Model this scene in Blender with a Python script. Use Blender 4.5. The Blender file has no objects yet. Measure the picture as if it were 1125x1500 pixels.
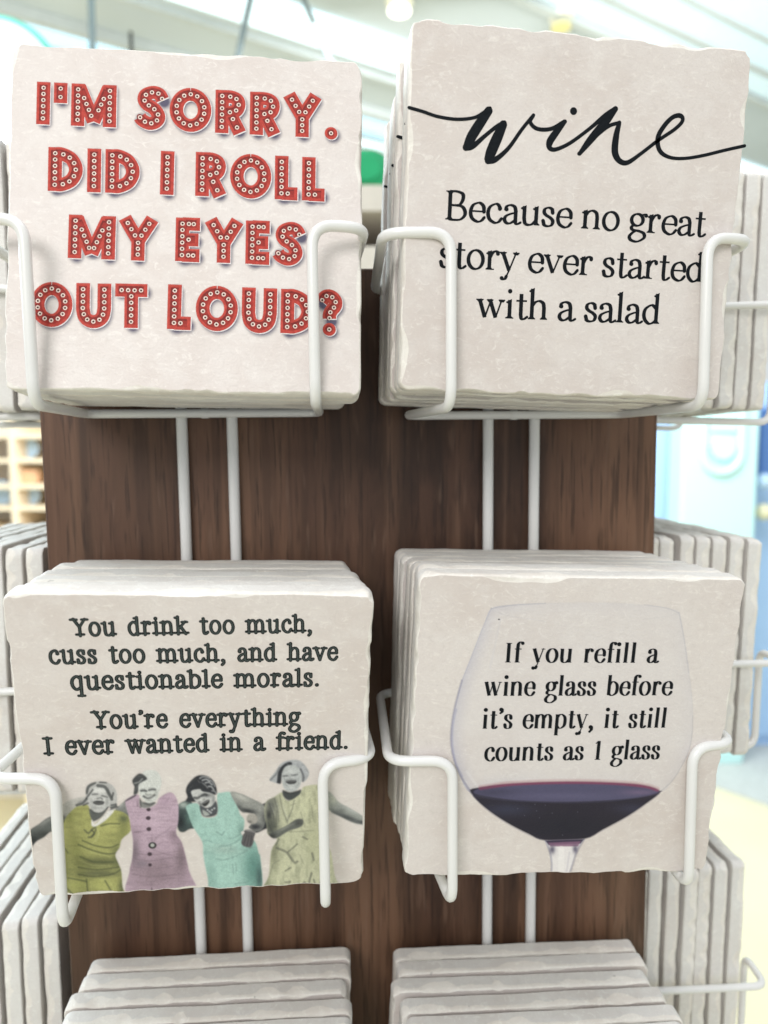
import bpy, bmesh, math, random
import numpy as np
from mathutils import Matrix, Vector, Quaternion

# ------------------------------------------------------------------ camera, world, light
SC = bpy.context.scene
MM = 0.001
EYE = 1400.0                      # the lens is 1.4 m above the floor; lengths below are millimetres from the lens
PITCH = math.atan(0.0877)
FPX = 1000.0

def W(x, y, z):
    return Vector((x * MM, y * MM, (z + EYE) * MM))

cam_d = bpy.data.cameras.new('camera')
cam = bpy.data.objects.new('camera', cam_d)
SC.collection.objects.link(cam)
cam.location = W(0, 0, 0)
cam.rotation_euler = (math.pi / 2 - PITCH, 0, 0)
cam_d.sensor_fit = 'VERTICAL'
cam_d.sensor_height = 36
cam_d.sensor_width = 27
cam_d.lens = 24
cam_d.clip_start = 0.01
cam_d.clip_end = 100
cam_d.dof.use_dof = True
cam_d.dof.focus_distance = 0.208
cam_d.dof.aperture_fstop = 9.5
SC.camera = cam

world = bpy.data.worlds.new('World')
SC.world = world
world.use_nodes = True
bg = world.node_tree.nodes['Background']
bg.inputs['Color'].default_value = (0.93, 0.985, 1.0, 1)
bg.inputs['Strength'].default_value = 0.77

def area(name, loc, target, size, energy, col):
    l = bpy.data.lights.new(name, 'AREA')
    l.shape = 'RECTANGLE'
    l.size, l.size_y = size
    l.energy = energy
    l.color = col
    o = bpy.data.objects.new(name, l)
    SC.collection.objects.link(o)
    o.location = W(*loc)
    d = W(*target) - W(*loc)
    o.rotation_euler = d.to_track_quat('-Z', 'Y').to_euler()
    return o

area('front_fill', (-330, -640, 420), (0, 220, -190), (0.45, 0.35), 5.4, (1.0, 0.965, 0.945))  # unseen soft fill added behind the lens for the coaster faces and tops
area('shop_light_above', (80, 90, 1200), (0, 240, -100), (1.0, 0.5), 8.0, (0.99, 0.99, 1.0))
area('daylight_left', (-1300, 1000, 700), (-180, 350, -200), (0.9, 0.9), 26.0, (0.76, 0.91, 1.0))
area('daylight_back', (500, 1900, 1150), (700, 3300, -700), (1.6, 0.8), 50.0, (0.97, 0.99, 1.0))
area('shelf_fill_left', (-700, 1300, 700), (-1200, 2500, -100), (0.8, 0.8), 22.0, (0.97, 0.99, 1.0))  # unseen lamp added to brighten the wooden shelf at left

SC.view_settings.view_transform = 'Standard'
SC.view_settings.look = 'None'
SC.view_settings.exposure = 0.0
SC.view_settings.gamma = 1.0
SC.view_settings.use_curve_mapping = False
SC.cycles.use_denoising = True
SC.cycles.max_bounces = 8
SC.cycles.sample_clamp_indirect = 6

# ------------------------------------------------------------------ small helpers
def lin(r, g, b):
    f = lambda c: (c / 255 / 12.92) if c / 255 <= 0.04045 else ((c / 255 + 0.055) / 1.055) ** 2.4
    return (f(r), f(g), f(b))

def ray(x, y):
    cx, cy = (x - 562.5) / FPX, (y - 750.0) / FPX
    s, c = math.sin(PITCH), math.cos(PITCH)
    return np.array([cx, -s * cy + c, -c * cy - s])

def at(x, y, Y):
    d = ray(x, y)
    return d * (Y / d[1])

def at_z(x, y, z):
    d = ray(x, y)
    return d * (z / d[2])

def link(o, parent=None):
    SC.collection.objects.link(o)
    if parent is not None:
        o.parent = parent
    return o

def tag(o, label=None, cat=None, group=None, kind=None):
    if label: o['label'] = label
    if cat: o['category'] = cat
    if group: o['group'] = group
    if kind: o['kind'] = kind
    return o

def empty(name, loc, rot=None):
    o = bpy.data.objects.new(name, None)
    o.empty_display_size = 0.02
    SC.collection.objects.link(o)
    m = rot.to_4x4() if rot is not None else Matrix.Identity(4)
    m.translation = W(*loc)
    o.matrix_world = m
    return o

class MB:
    """collects verts and faces in millimetres"""
    def __init__(self):
        self.v, self.f, self.s = [], [], []
    def add(self, vs, fs, smooth=False):
        n = len(self.v)
        self.v += [tuple(map(float, p)) for p in vs]
        self.f += [tuple(i + n for i in f) for f in fs]
        self.s += [smooth] * len(fs)
    def box(self, a, b):
        x0, y0, z0 = a; x1, y1, z1 = b
        self.add([(x0, y0, z0), (x1, y0, z0), (x1, y1, z0), (x0, y1, z0), (x0, y0, z1), (x1, y0, z1), (x1, y1, z1), (x0, y1, z1)],
                 [(0, 3, 2, 1), (4, 5, 6, 7), (0, 1, 5, 4), (1, 2, 6, 5), (2, 3, 7, 6), (3, 0, 4, 7)])
    def rbox(self, a, b, r, n=4):
        """box with rounded vertical-profile corners (in x-z), bevelled front"""
        x0, y0, z0 = a; x1, y1, z1 = b
        prof = []
        for cx, cz, a0 in ((x1 - r, z1 - r, 0), (x0 + r, z1 - r, 90), (x0 + r, z0 + r, 180), (x1 - r, z0 + r, 270)):
            for k in range(n + 1):
                t = math.radians(a0 + 90 * k / n)
                prof.append((cx + r * math.cos(t), cz + r * math.sin(t)))
        m = len(prof)
        cx, cz = (x0 + x1) / 2, (z0 + z1) / 2
        e = min(r, (y1 - y0) / 2) * 0.5
        vs = []
        for y, k in ((y0, e), (y0 + e, 0), (y1 - e, 0), (y1, e)):
            for px, pz in prof:
                sx = 1 - k / ((x1 - x0) / 2); sz = 1 - k / ((z1 - z0) / 2)
                vs.append((cx + (px - cx) * sx, y, cz + (pz - cz) * sz))
        fs = [tuple(range(m - 1, -1, -1))[::-1], tuple(range(3 * m, 4 * m))[::-1]]
        for q in range(3):
            for i in range(m):
                j = (i + 1) % m
                fs.append((q * m + i, q * m + j, (q + 1) * m + j, (q + 1) * m + i))
        self.add(vs, fs)
    def tube(self, pts, r, n=12, closed=False):
        P = [np.array(p, float) for p in pts]
        N = len(P)
        vs, prev = [], None
        for i in range(N):
            a = P[(i - 1) % N] if (closed or i > 0) else P[i]
            b = P[(i + 1) % N] if (closed or i < N - 1) else P[i]
            t = b - a; t /= np.linalg.norm(t)
            if prev is None:
                up = np.array([0, 0, 1.0]) if abs(t[2]) < 0.9 else np.array([1.0, 0, 0])
                u = np.cross(t, up)
            else:
                u = prev - t * np.dot(prev, t)
            u /= np.linalg.norm(u); prev = u
            w = np.cross(t, u)
            for k in range(n):
                q = 2 * math.pi * k / n
                vs.append(P[i] + r * (math.cos(q) * u + math.sin(q) * w))
        fs = []
        for i in range(N if closed else N - 1):
            j = (i + 1) % N
            for k in range(n):
                l = (k + 1) % n
                fs.append((i * n + k, i * n + l, j * n + l, j * n + k))
        self.add(vs, fs, True)
        if not closed:
            self.add(vs[:n], [tuple(range(n))[::-1]]); self.add(vs[-n:], [tuple(range(n))])
    def disc(self, c, r, y0, y1, n=48):
        """short cylinder, axis along y"""
        vs = []
        for y in (y0, y1):
            for k in range(n):
                q = 2 * math.pi * k / n
                vs.append((c[0] + r * math.cos(q), y, c[1] + r * math.sin(q)))
        fs = [tuple(range(n)), tuple(range(2 * n - 1, n - 1, -1))]
        for k in range(n):
            l = (k + 1) % n
            fs.append((k, n + k, n + l, l))
        self.add(vs, fs)
    def ball(self, c, r, nu=20, nv=12):
        vs, fs = [], []
        for i in range(nv + 1):
            p = math.pi * i / nv
            for k in range(nu):
                q = 2 * math.pi * k / nu
                vs.append((c[0] + r * math.sin(p) * math.cos(q), c[1] + r * math.sin(p) * math.sin(q), c[2] + r * math.cos(p)))
        for i in range(nv):
            for k in range(nu):
                l = (k + 1) % nu
                fs.append((i * nu + k, (i + 1) * nu + k, (i + 1) * nu + l, i * nu + l))
        self.add(vs, fs, True)
    def mesh(self, name, *mats):
        me = bpy.data.meshes.new(name)
        me.from_pydata([(x * MM, y * MM, z * MM) for x, y, z in self.v], [], self.f)
        me.polygons.foreach_set('use_smooth', self.s)
        for m in mats: me.materials.append(m)
        me.update()
        return me
    def build(self, name, mat, parent=None, loc=None, rot=None):
        o = bpy.data.objects.new(name, self.mesh(name, mat))
        link(o, parent)
        if loc is not None:
            m = rot.to_4x4() if rot is not None else Matrix.Identity(4)
            m.translation = W(*loc)
            o.matrix_world = m
        return o

def fillet(pts, r, n=6):
    """round the inner corners of a polyline"""
    P = [np.array(p, float) for p in pts]
    out = [P[0]]
    for a, b, c in zip(P, P[1:], P[2:]):
        u, v = a - b, c - b
        lu, lv = np.linalg.norm(u), np.linalg.norm(v)
        d = min(r, lu * 0.45, lv * 0.45)
        p, q = b + u / lu * d, b + v / lv * d
        for k in range(n + 1):
            t = k / n
            out.append((1 - t) ** 2 * p + 2 * t * (1 - t) * b + t * t * q)
    out.append(P[-1])
    return out

def catmull(pts, n=10, closed=False):
    P = np.array(pts, float)
    if closed:
        P = np.vstack([P[-1], P, P[:2]])
    else:
        P = np.vstack([2 * P[0] - P[1], P, 2 * P[-1] - P[-2]])
    out = []
    for i in range(1, len(P) - 2):
        p0, p1, p2, p3 = P[i - 1], P[i], P[i + 1], P[i + 2]
        for k in range(n):
            t = k / n
            out.append(0.5 * (2 * p1 + (p2 - p0) * t + (2 * p0 - 5 * p1 + 4 * p2 - p3) * t * t + (3 * p1 - p0 - 3 * p2 + p3) * t ** 3))
    if not closed:
        out.append(P[-2])
    return np.array(out)

# ------------------------------------------------------------------ materials
class NT:
    def __init__(self, name):
        self.m = bpy.data.materials.new(name)
        self.m.use_nodes = True
        self.t = self.m.node_tree
        self.b = self.t.nodes['Principled BSDF']
    def n(self, kind, **kw):
        nd = self.t.nodes.new(kind)
        for k, v in kw.items(): setattr(nd, k, v)
        return nd
    def l(self, a, b): self.t.links.new(a, b)
    def mix(self, fac, a, b, blend='MIX'):
        nd = self.n('ShaderNodeMix', data_type='RGBA', blend_type=blend)
        for sock, val in ((nd.inputs['Factor'], fac), (nd.inputs[6], a), (nd.inputs[7], b)):
            if isinstance(val, (int, float)): sock.default_value = val
            elif isinstance(val, tuple): sock.default_value = (*val, 1) if len(val) == 3 else val
            else: self.l(val, sock)
        return nd.outputs[2]
    def noise(self, vec, scale, detail=4, rough=0.55, dist=0.0):
        nd = self.n('ShaderNodeTexNoise')
        nd.inputs['Scale'].default_value = scale
        nd.inputs['Detail'].default_value = detail
        nd.inputs['Roughness'].default_value = rough
        nd.inputs['Distortion'].default_value = dist
        self.l(vec, nd.inputs['Vector'])
        return nd.outputs['Fac']
    def ramp(self, fac, a, b, va=0.0, vb=1.0):
        nd = self.n('ShaderNodeMapRange')
        nd.inputs['From Min'].default_value = a; nd.inputs['From Max'].default_value = b
        nd.inputs['To Min'].default_value = va; nd.inputs['To Max'].default_value = vb
        nd.interpolation_type = 'SMOOTHSTEP'
        self.l(fac, nd.inputs['Value'])
        return nd.outputs['Result']
    def coords(self, scale=(1, 1, 1), seeded=False):
        tc = self.n('ShaderNodeTexCoord')
        mp = self.n('ShaderNodeMapping')
        mp.inputs['Scale'].default_value = scale
        self.l(tc.outputs['Object'], mp.inputs['Vector'])
        if seeded:
            at_ = self.n('ShaderNodeAttribute', attribute_type='OBJECT', attribute_name='seed')
            self.l(at_.outputs['Vector'], mp.inputs['Location'])
        return mp.outputs['Vector']
    def bump(self, h, strength, dist):
        nd = self.n('ShaderNodeBump')
        nd.inputs['Strength'].default_value = strength
        nd.inputs['Distance'].default_value = dist
        self.l(h, nd.inputs['Height'])
        self.l(nd.outputs['Normal'], self.b.inputs['Normal'])
    def set(self, rough, spec=0.5):
        self.b.inputs['Roughness'].default_value = rough
        self.b.inputs['Specular IOR Level'].default_value = spec
        return self

def plain(name, col, rough=0.5, spec=0.5, var=0.12, scale=40, emit=None, estr=1.0):
    t = NT(name).set(rough, spec)
    v = t.coords()
    f = t.noise(v, scale, 4)
    d = tuple(c * (1 - var) for c in col)
    t.l(t.mix(f, d, tuple(min(1, c * (1 + var * 0.6)) for c in col)), t.b.inputs['Base Color'])
    if emit:
        t.b.inputs['Emission Color'].default_value = (*emit, 1)
        t.b.inputs['Emission Strength'].default_value = estr
    return t.m

def stone_nodes(t, base, printed=False):
    """tumbled marble: soft mottling, pale crinkled flecks, a little bump"""
    v = t.coords(seeded=True)
    big = t.noise(v, 28, 3, 0.5)
    mid = t.noise(v, 120, 4, 0.6, 0.4)
    fl = t.noise(t.coords((1, 1, 1.7), True), 250, 6, 0.70, 1.6)
    fine = t.noise(v, 1400, 3, 0.6)
    c = t.mix(t.ramp(big, 0.35, 0.65), tuple(x * y for x, y in zip(base, (0.925, 0.90, 0.885))), tuple(x * y for x, y in zip(base, (1.0, 1.0, 1.0))))
    c = t.mix(t.ramp(mid, 0.40, 0.70, 0, 0.6), c, tuple(x * y for x, y in zip(base, (1.05, 1.07, 1.075))))
    c = t.mix(t.ramp(fl, 0.53, 0.66, 0, 0.8), c, tuple(min(1, x * y) for x, y in zip(base, (1.12, 1.14, 1.13))))
    c = t.mix(t.ramp(fl, 0.33, 0.46, 0.42, 0), c, tuple(x * y for x, y in zip(base, (0.84, 0.83, 0.82))))
    c = t.mix(t.ramp(fine, 0.3, 0.7, 0, 0.25), c, tuple(x * 0.86 for x in base))
    pit = t.noise(v, 210, 2, 0.5)
    c = t.mix(t.ramp(pit, 0.775, 0.80, 0, 0.5), c, tuple(x * 0.45 for x in base))
    h = t.n('ShaderNodeMath', operation='ADD')
    t.l(fl, h.inputs[0]); t.l(fine, h.inputs[1])
    t.bump(h.outputs[0], 0.28, 0.0004)
    return c

t = NT('printed_marble').set(0.42, 0.4)
FACE = (0.668, 0.612, 0.582)
t.l(stone_nodes(t, FACE), t.b.inputs['Base Color'])
M_FACE = t.m
t = NT('raw_marble_edge').set(0.62, 0.3)
t.l(stone_nodes(t, (0.715, 0.695, 0.668)), t.b.inputs['Base Color'])
M_EDGE = t.m
t = NT('tumbled_marble_chips').set(0.55, 0.3)
t.l(stone_nodes(t, (0.785, 0.75, 0.70)), t.b.inputs['Base Color'])
M_CHIP = t.m

t = NT('print_on_marble').set(0.5, 0.25)
c = stone_nodes(t, FACE)
a = t.n('ShaderNodeAttribute', attribute_name='ink')
t.l(t.mix(a.outputs['Alpha'], c, a.outputs['Color']), t.b.inputs['Base Color'])
M_PRINT = t.m

def ink(name, rgb, rough=0.6):
    t = NT(name).set(rough, 0.15)
    v = t.coords()
    f = t.noise(v, 900, 3)
    col = lin(*rgb)
    t.l(t.mix(t.ramp(f, 0.35, 0.7), tuple(x * 0.85 for x in col), tuple(x * 1.12 + 0.002 for x in col)), t.b.inputs['Base Color'])
    return t.m

INK_BLACK = ink('black_print', (9, 15, 21))
INK_CHAR = ink('charcoal_print', (14, 19, 21))
INK_GREY = ink('grey_print', (60, 67, 66))
INK_SOFT = ink('soft_grey_print', (150, 147, 148))
INK_RED = ink('red_print', (178, 66, 57))
INK_RED_DK = ink('dark_red_print', (122, 43, 40))
INK_RED_HI = ink('light_red_print', (190, 84, 72))
INK_RED_MID = ink('middle_red_print', (152, 52, 46))
INK_BULB = ink('bulb_print', (228, 208, 196))
INK_HOLE = ink('bulb_centre_print', (70, 44, 42))
INK_PALE = ink('pale_outline_print', (216, 211, 210))

M_WIRE = plain('white_coated_wire', (0.74, 0.735, 0.72), 0.28, 0.5, 0.05, 60)

t = NT('walnut_veneer').set(0.48, 0.3)
v1 = t.coords((1, 1, 0.05))
v2 = t.coords((1, 1, 0.018))
v3 = t.coords((1, 1, 0.05))
n1 = t.noise(v1, 17, 4, 0.5, 0.8)
n2 = t.noise(v2, 150, 3, 0.5, 0.3)
n3 = t.noise(v3, 520, 3, 0.6, 0.2)
n4 = t.noise(t.coords((1, 1, 0.30)), 40, 5, 0.65, 0.5)
n5 = t.noise(t.coords((1, 1, 0.12)), 300, 2, 0.5)
c = t.mix(t.ramp(n1, 0.38, 0.62), (0.045, 0.0225, 0.0142), (0.168, 0.090, 0.054))
c = t.mix(t.ramp(n2, 0.36, 0.56, 0.65, 0), c, (0.036, 0.019, 0.013))
c = t.mix(t.ramp(n2, 0.56, 0.74, 0, 0.50), c, (0.195, 0.112, 0.072))
c = t.mix(t.ramp(n4, 0.44, 0.62, 0, 0.5), c, (0.105, 0.052, 0.033))
c = t.mix(t.ramp(n3, 0.54, 0.66, 0, 0.55), c, (0.022, 0.012, 0.009))
c = t.mix(t.ramp(n5, 0.57, 0.70, 0, 0.38), c, (0.026, 0.014, 0.010))
c = t.mix(t.ramp(n5, 0.28, 0.42, 0.35, 0), c, (0.190, 0.115, 0.078))
t.l(c, t.b.inputs['Base Color'])
t.bump(n3, 0.1, 0.0003)
M_WOOD = t.m

# ------------------------------------------------------------------ coaster mesh
TH = 6.4          # thickness
HALF = 50.0
rng = np.random.RandomState(7)

def tile_variant(seed, chip=1.0):
    r = np.random.RandomState(seed)
    rc = 3.0
    pts, nor = [], []
    n_side, n_c = 62, 7
    L = HALF - rc
    for side in range(4):
        a0 = side * 90
        ca, sa = math.cos(math.radians(a0)), math.sin(math.radians(a0))
        for k in range(n_side):                           # the side whose normal is (ca, sa)
            u = -L + 2 * L * k / n_side
            pts.append((ca * HALF - sa * u, sa * HALF + ca * u)); nor.append((ca, sa))
        for k in range(n_c):
            q = math.radians(a0 + 90 * k / n_c)
            cx, cy = (ca * L - sa * L), (sa * L + ca * L)
            pts.append((cx + rc * math.cos(q), cy + rc * math.sin(q))); nor.append((math.cos(q), math.sin(q)))
    pts, nor = np.array(pts), np.array(nor)
    N = len(pts)
    s = np.arange(N) / N
    def periodic(octs):
        o = np.zeros(N)
        for f, a in octs:
            o += a * np.sin(2 * math.pi * (f * s + r.rand()))
        return o
    off = periodic([(3, .06), (5, .08), (9, .05), (14, .05), (23, .03), (37, .025)]) * chip
    c = 0.75 + 0.10 * periodic([(17, 1), (31, 1)])                   # how far the tumbled front edge is worn
    big = np.zeros(N)                                                # scallops knocked out of the face
    for k in range(int(58 * chip)):
        p = r.rand(); wd = r.uniform(0.004, 0.014); am = r.uniform(0.3, 2.1)
        d = np.abs(((s - p + .5) % 1) - .5)
        c = np.maximum(c, am * np.clip(1 - (d / wd) ** 2, 0, None) ** 0.8 + 0.6)
    for k in range(10):
        p = r.rand(); wd = r.uniform(0.008, 0.02); d = np.abs(((s - p + .5) % 1) - .5)
        big = np.maximum(big, r.uniform(.4, 1.6) * np.clip(1 - (d / wd) ** 2, 0, None))
    c = np.clip(c + 0.05 * r.randn(N), 0.4, 2.5)
    off = off - 0.05 * np.clip(c - 0.9, 0, None)
    c2 = np.clip(c * 1.25 - .1, .5, 3.2)
    cb = 0.30 + 0.05 * np.abs(periodic([(11, 1), (23, 1), (41, .6)]))
    ins = 0.30 * c + .3 + big
    rings = [(TH + 0 * c, off - 0.8 * cb), (TH - cb, off), (1.25 * c2 + .5, off), (0.75 * c2, off - 0.08 * c2), (0.42 * c, off - 0.20 * c), (0.13 * c, off - 0.28 * c - .15), (0.05 + 0.13 * big, off - 0.3 * c - .25 - .3 * big), (0 * c, off - ins)]
    V, F, S, MI = [], [], [], []
    for y, o in rings:
        for i in range(N):
            p = pts[i] + nor[i] * o[i]
            V.append((p[0] * MM, y[i] * MM, p[1] * MM))
    m = len(rings)
    F.append(tuple(range(N))); S.append(False); MI.append(1)
    F.append(tuple(range((m - 1) * N, m * N))[::-1]); S.append(False); MI.append(0)
    for q in range(m - 1):
        for i in range(N):
            j = (i + 1) % N
            F.append((q * N + j, q * N + i, (q + 1) * N + i, (q + 1) * N + j)); S.append(True); MI.append(1 if q < 2 else 2)
    me = bpy.data.meshes.new('coaster')
    me.from_pydata(V, [], F)
    me.materials.append(M_FACE); me.materials.append(M_EDGE); me.materials.append(M_CHIP)
    me.polygons.foreach_set('material_index', MI)
    me.polygons.foreach_set('use_smooth', S)
    me.validate()
    bm = bmesh.new(); bm.from_mesh(me)
    bmesh.ops.recalc_face_normals(bm, faces=bm.faces)
    bm.verts.ensure_lookup_table()
    ring = [v.index // N for v in bm.verts]
    for e in bm.edges:
        a_, b_ = ring[e.verts[0].index], ring[e.verts[1].index]
        if a_ == b_ and a_ in (0, 1, 2, m - 1): e.smooth = False
    bm.to_mesh(me); bm.free()
    front = pts + nor * (off - ins)[:, None]
    return me, front

VARS = [tile_variant(s, 1.0) for s in (3, 11, 19, 27, 35, 43, 51)]

# ------------------------------------------------------------------ poses of the four front coasters (millimetres from the lens; columns: right, inward, up)
FIT = {
 'UL': ([-56.29, 202.62, 66.39], [[0.9971, -0.0762, 0.0023], [0.0752, 0.9878, 0.1361], [-0.0127, -0.1355, 0.9907]]),
 'UR': ([55.5, 205.06, 66.78], [[0.9932, -0.1122, 0.0309], [0.1138, 0.9918, -0.0582], [-0.0241, 0.0614, 0.9978]]),
 'LL': ([-54.46, 193.49, -87.65], [[0.9946, -0.0953, 0.0408], [0.1012, 0.9776, -0.1845], [-0.0223, 0.1877, 0.982]]),
 'LR': ([58.06, 204.59, -86.32], [[0.9961, -0.0786, 0.0393], [0.0821, 0.9917, -0.0993], [-0.0311, 0.1022, 0.9943]]),
}
def px2tile(key, x, y):
    p, R = np.array(FIT[key][0]), np.array(FIT[key][1])
    d = ray(x, y)
    X = d * (p @ R[:, 1]) / (d @ R[:, 1]) - p
    return np.array([X @ R[:, 0], X @ R[:, 2]])

# ------------------------------------------------------------------ the post
YAW = math.radians(5.5)
LEAN = math.radians(0.65)
U = np.array([math.cos(YAW), math.sin(YAW), 0.0])        # along the front face, to the right
B = np.array([-math.sin(YAW), math.cos(YAW), 0.0])       # inward
PC = np.array([-8.3, 264.0, 0.0])                        # middle of the front face at eye height
PW, PD = 118.5, 237.0

ROT = Matrix((U, B, (0, 0, 1))).transposed().to_3x3()
ROT_LEAN = ROT @ Matrix.Rotation(-LEAN, 3, 'Y')

bm_ = MB()
bm_.rbox((-PW, 0, -1380), (PW, PD, 69), 1.2, 2)
post = bm_.build('display_post', M_WOOD, None, PC, ROT_LEAN)
tag(post, 'dark brown walnut veneer post carrying the wire racks of coasters', 'display post')
bm_ = MB()
vs_ = [(230 * math.cos(2 * math.pi * k / 64), PD / 2 + 230 * math.sin(2 * math.pi * k / 64), z) for z in (-1398, -1380) for k in range(64)]
bm_.add(vs_, [tuple(range(63, -1, -1)), tuple(range(64, 128))] + [(k, (k + 1) % 64, 64 + (k + 1) % 64, 64 + k) for k in range(64)])
base = bm_.build('base', plain('dark_base_metal', (0.03, 0.03, 0.03), 0.5), post)

# ------------------------------------------------------------------ wire racks
ROWS = (14.0, -139.0, -292.0)
def make_rack(label, depth=66.2):
    root = empty('wire_rack', (0, 0, 0))
    tag(root, label, 'wire rack', 'white wire racks on the post')
    for s in (-1, 1):
        m = MB(); m.tube([(s * 9.2, -2.2, 60), (s * 9.2, -2.2, -340)], 2.05, 14)
        m.build('rod', M_WIRE, root)
    for z, up in zip(ROWS, (48.6, 46.0, 46.0)):
        def half(s):
            xf = 40.4 if s > 0 else -36.2
            return [(s * 53, -5.6, z + 46), (s * 55.5, -depth + 1.7, z + up), (xf, -depth - .3, z + up), (xf * 1.003, -depth, z - 0.5), (s * 41.8, -5.6, z + .2)]
        m = MB()
        m.tube(fillet([(0, -5.6, z + 46)] + half(-1) + half(1)[::-1] + [(0, -5.6, z + 46)], 6.5, 8), 1.6, 12)
        m.tube([(-1.4, -5.6, z + .2), (0, -5.6, z + .2), (1.2, -5.6, z + .2)], 1.85, 12)
        for q in (-9.2, 9.2):
            m.ball((q, -4.2, z + .3), 1.9, 10, 6); m.ball((q, -4.2, z + 46), 1.9, 10, 6)
        m.build('basket', M_WIRE, root)
    return root

def copy_tree(o, parent=None):
    c = o.copy(); SC.collection.objects.link(c)
    if parent is not None: c.parent = parent
    for ch in list(o.children): copy_tree(ch, c)
    return c

FACES = {'front': (PC, U, B), 'right': (PC + U * PW, B, -U), 'left': (PC - U * PW, -B, U)}
def face_frame(face, s):
    """origin on the face at distance s along it, and the axes right / inward"""
    o, u, b = FACES[face]
    return o + u * s, u, b

def basis(u, b):
    return Matrix((u, b, (0, 0, 1))).transposed()

RACKS = [('front', -58.0, 'white wire rack on the post face, left column, holding the red lettered coasters'),
         ('front', 58.0, 'white wire rack on the post face, right column, holding the wine coasters'),
         ('right', 69.0, 'white wire rack on the right side of the post, seen edge on'),
         ('left', -62.0, 'white wire rack on the left side of the post, seen edge on')]
proto = {}
for face, s, lab in RACKS:
    k_ = 'front' if face == 'front' else 'side'
    if k_ not in proto: proto[k_] = r_ = make_rack(lab, 66.2 if k_ == 'front' else 70.5)
    else:
        r_ = copy_tree(proto[k_]); r_['label'] = lab
    o, u, b = face_frame(face, s)
    m = basis(u, b)
    if face == 'front': m = m @ Matrix.Rotation(-LEAN, 3, 'Y')
    m = m.to_4x4(); m.translation = W(*o)
    r_.matrix_world = m

# ------------------------------------------------------------------ coasters in their stacks
def place_tile(pos, R, variant, label, group, seed):
    me, front = VARS[variant % len(VARS)]
    o = bpy.data.objects.new('coaster', me)
    link(o)
    m = R.to_4x4(); m.translation = W(*pos)
    o.matrix_world = m
    tag(o, label, 'coaster', group)
    o['seed'] = (float(seed * 0.37 % 5), float(seed * 0.71 % 7), float(seed * 1.13 % 3))
    return o

ORD = ['front', 'second', 'third', 'fourth', 'fifth', 'sixth', 'seventh', 'eighth']
def R3(rows): return Matrix(rows)

def stack_between(pos0, R0, pos1, R1, n, variants, lab0, labn, group, seed0, jit=1.2):
    """n coasters from the front pose to the back pose"""
    q0, q1 = R0.to_quaternion(), R1.to_quaternion()
    out = []
    r = np.random.RandomState(seed0)
    for i in range(n):
        t = i / (n - 1)
        pos = np.array(pos0) * (1 - t) + np.array(pos1) * t
        R = q0.slerp(q1, t).to_matrix()
        if 0 < i:
            j = r.uniform(-1, 1, 2) * jit
            pos = pos + np.array(R.col[0]) * j[0] + np.array([0, 0, j[1] * 0.5])
            R = R @ Matrix.Rotation(math.radians(r.uniform(-.35, .35)), 3, 'Y')
        lab = lab0 if i == 0 else labn % ORD[i]
        out.append(place_tile(pos, R, variants[i % len(variants)], lab, group, seed0 + i))
    return out

def back_pose(s, y_in, z, lean=0.0, yaw=0.0, roll=-1.0):
    o, u, b = face_frame('front', s)
    R = basis(u, b) @ Matrix.Rotation(math.radians(yaw), 3, 'Z') @ Matrix.Rotation(math.radians(-lean), 3, 'X') @ Matrix.Rotation(math.radians(roll), 3, 'Y').inverted()
    p = o - b * y_in
    return [p[0], p[1], z], R

G = 'marble coasters stacked in the wire racks'
ST = {}
p1, R1 = back_pose(-57, 12.5, 66, 4.5, 0, -.6)
ST['UL'] = stack_between(FIT['UL'][0], R3(FIT['UL'][1]), p1, R1, 7, [0, 2, 4, 1, 5, 3, 6],
    'marble coaster printed with red marquee bulb letters about rolling eyes', '%s coaster from the front in the red lettered stack', G, 10)
p1, R1 = back_pose(57.5, 12.5, 66.5, 0.0, 0, -1.0)
ST['UR'] = stack_between(FIT['UR'][0], R3(FIT['UR'][1]), p1, R1, 7, [1, 3, 5, 0, 2, 6, 4],
    'marble coaster printed with wine in black script and a salad joke', '%s coaster from the front in the stack of script wine coasters', G, 30)
p1, R1 = back_pose(-57.5, 12.5, -90, -2.0, 0, -1.0)
ST['LL'] = stack_between(FIT['LL'][0], R3(FIT['LL'][1]), p1, R1, 8, [2, 4, 0, 6, 1, 3, 5],
    'marble coaster printed with four laughing women in tinted dresses', '%s coaster from the front in the stack behind the laughing women', G, 50)
p1, R1 = back_pose(60, 12.5, -87.5, -1.0, 0, -1.6)
ST['LR'] = stack_between(FIT['LR'][0], R3(FIT['LR'][1]), p1, R1, 7, [3, 5, 1, 4, 6, 0, 2],
    'marble coaster printed with a large glass of red wine and black text', '%s coaster from the front in the stack behind the wine glass', G, 70)

def lower_stack(s, z, seed, variants, lab0, labn, tilt, n=7, step=7.9):
    r = np.random.RandomState(seed)
    for i in range(n):
        k = n - 1 - i                       # distance from the post
        p, R = back_pose(s + r.uniform(-1.2, 1.2) + (-1.5 if k % 3 == 2 else 0.8), 12.3 + step * k, z + r.uniform(-.5, .5), -0.8 - 0.75 * k, r.uniform(-.4, .4), tilt + r.uniform(-.5, .3))
        place_tile(p, R, variants[i % 7], lab0 if i == 0 else labn % ORD[i], G, seed + i)
lower_stack(-58.5, -245.5, 90, [4, 0, 2, 6, 1, 5, 3], 'front coaster of the cut off stack below the laughing women', '%s coaster from the front in the stack below the laughing women', -1.6)
lower_stack(59.5, -250.0, 110, [5, 1, 3, 0, 6, 2, 4], 'front coaster of the cut off stack below the wine glass coasters', '%s coaster from the front in the stack below the wine glass', -1.8)

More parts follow.
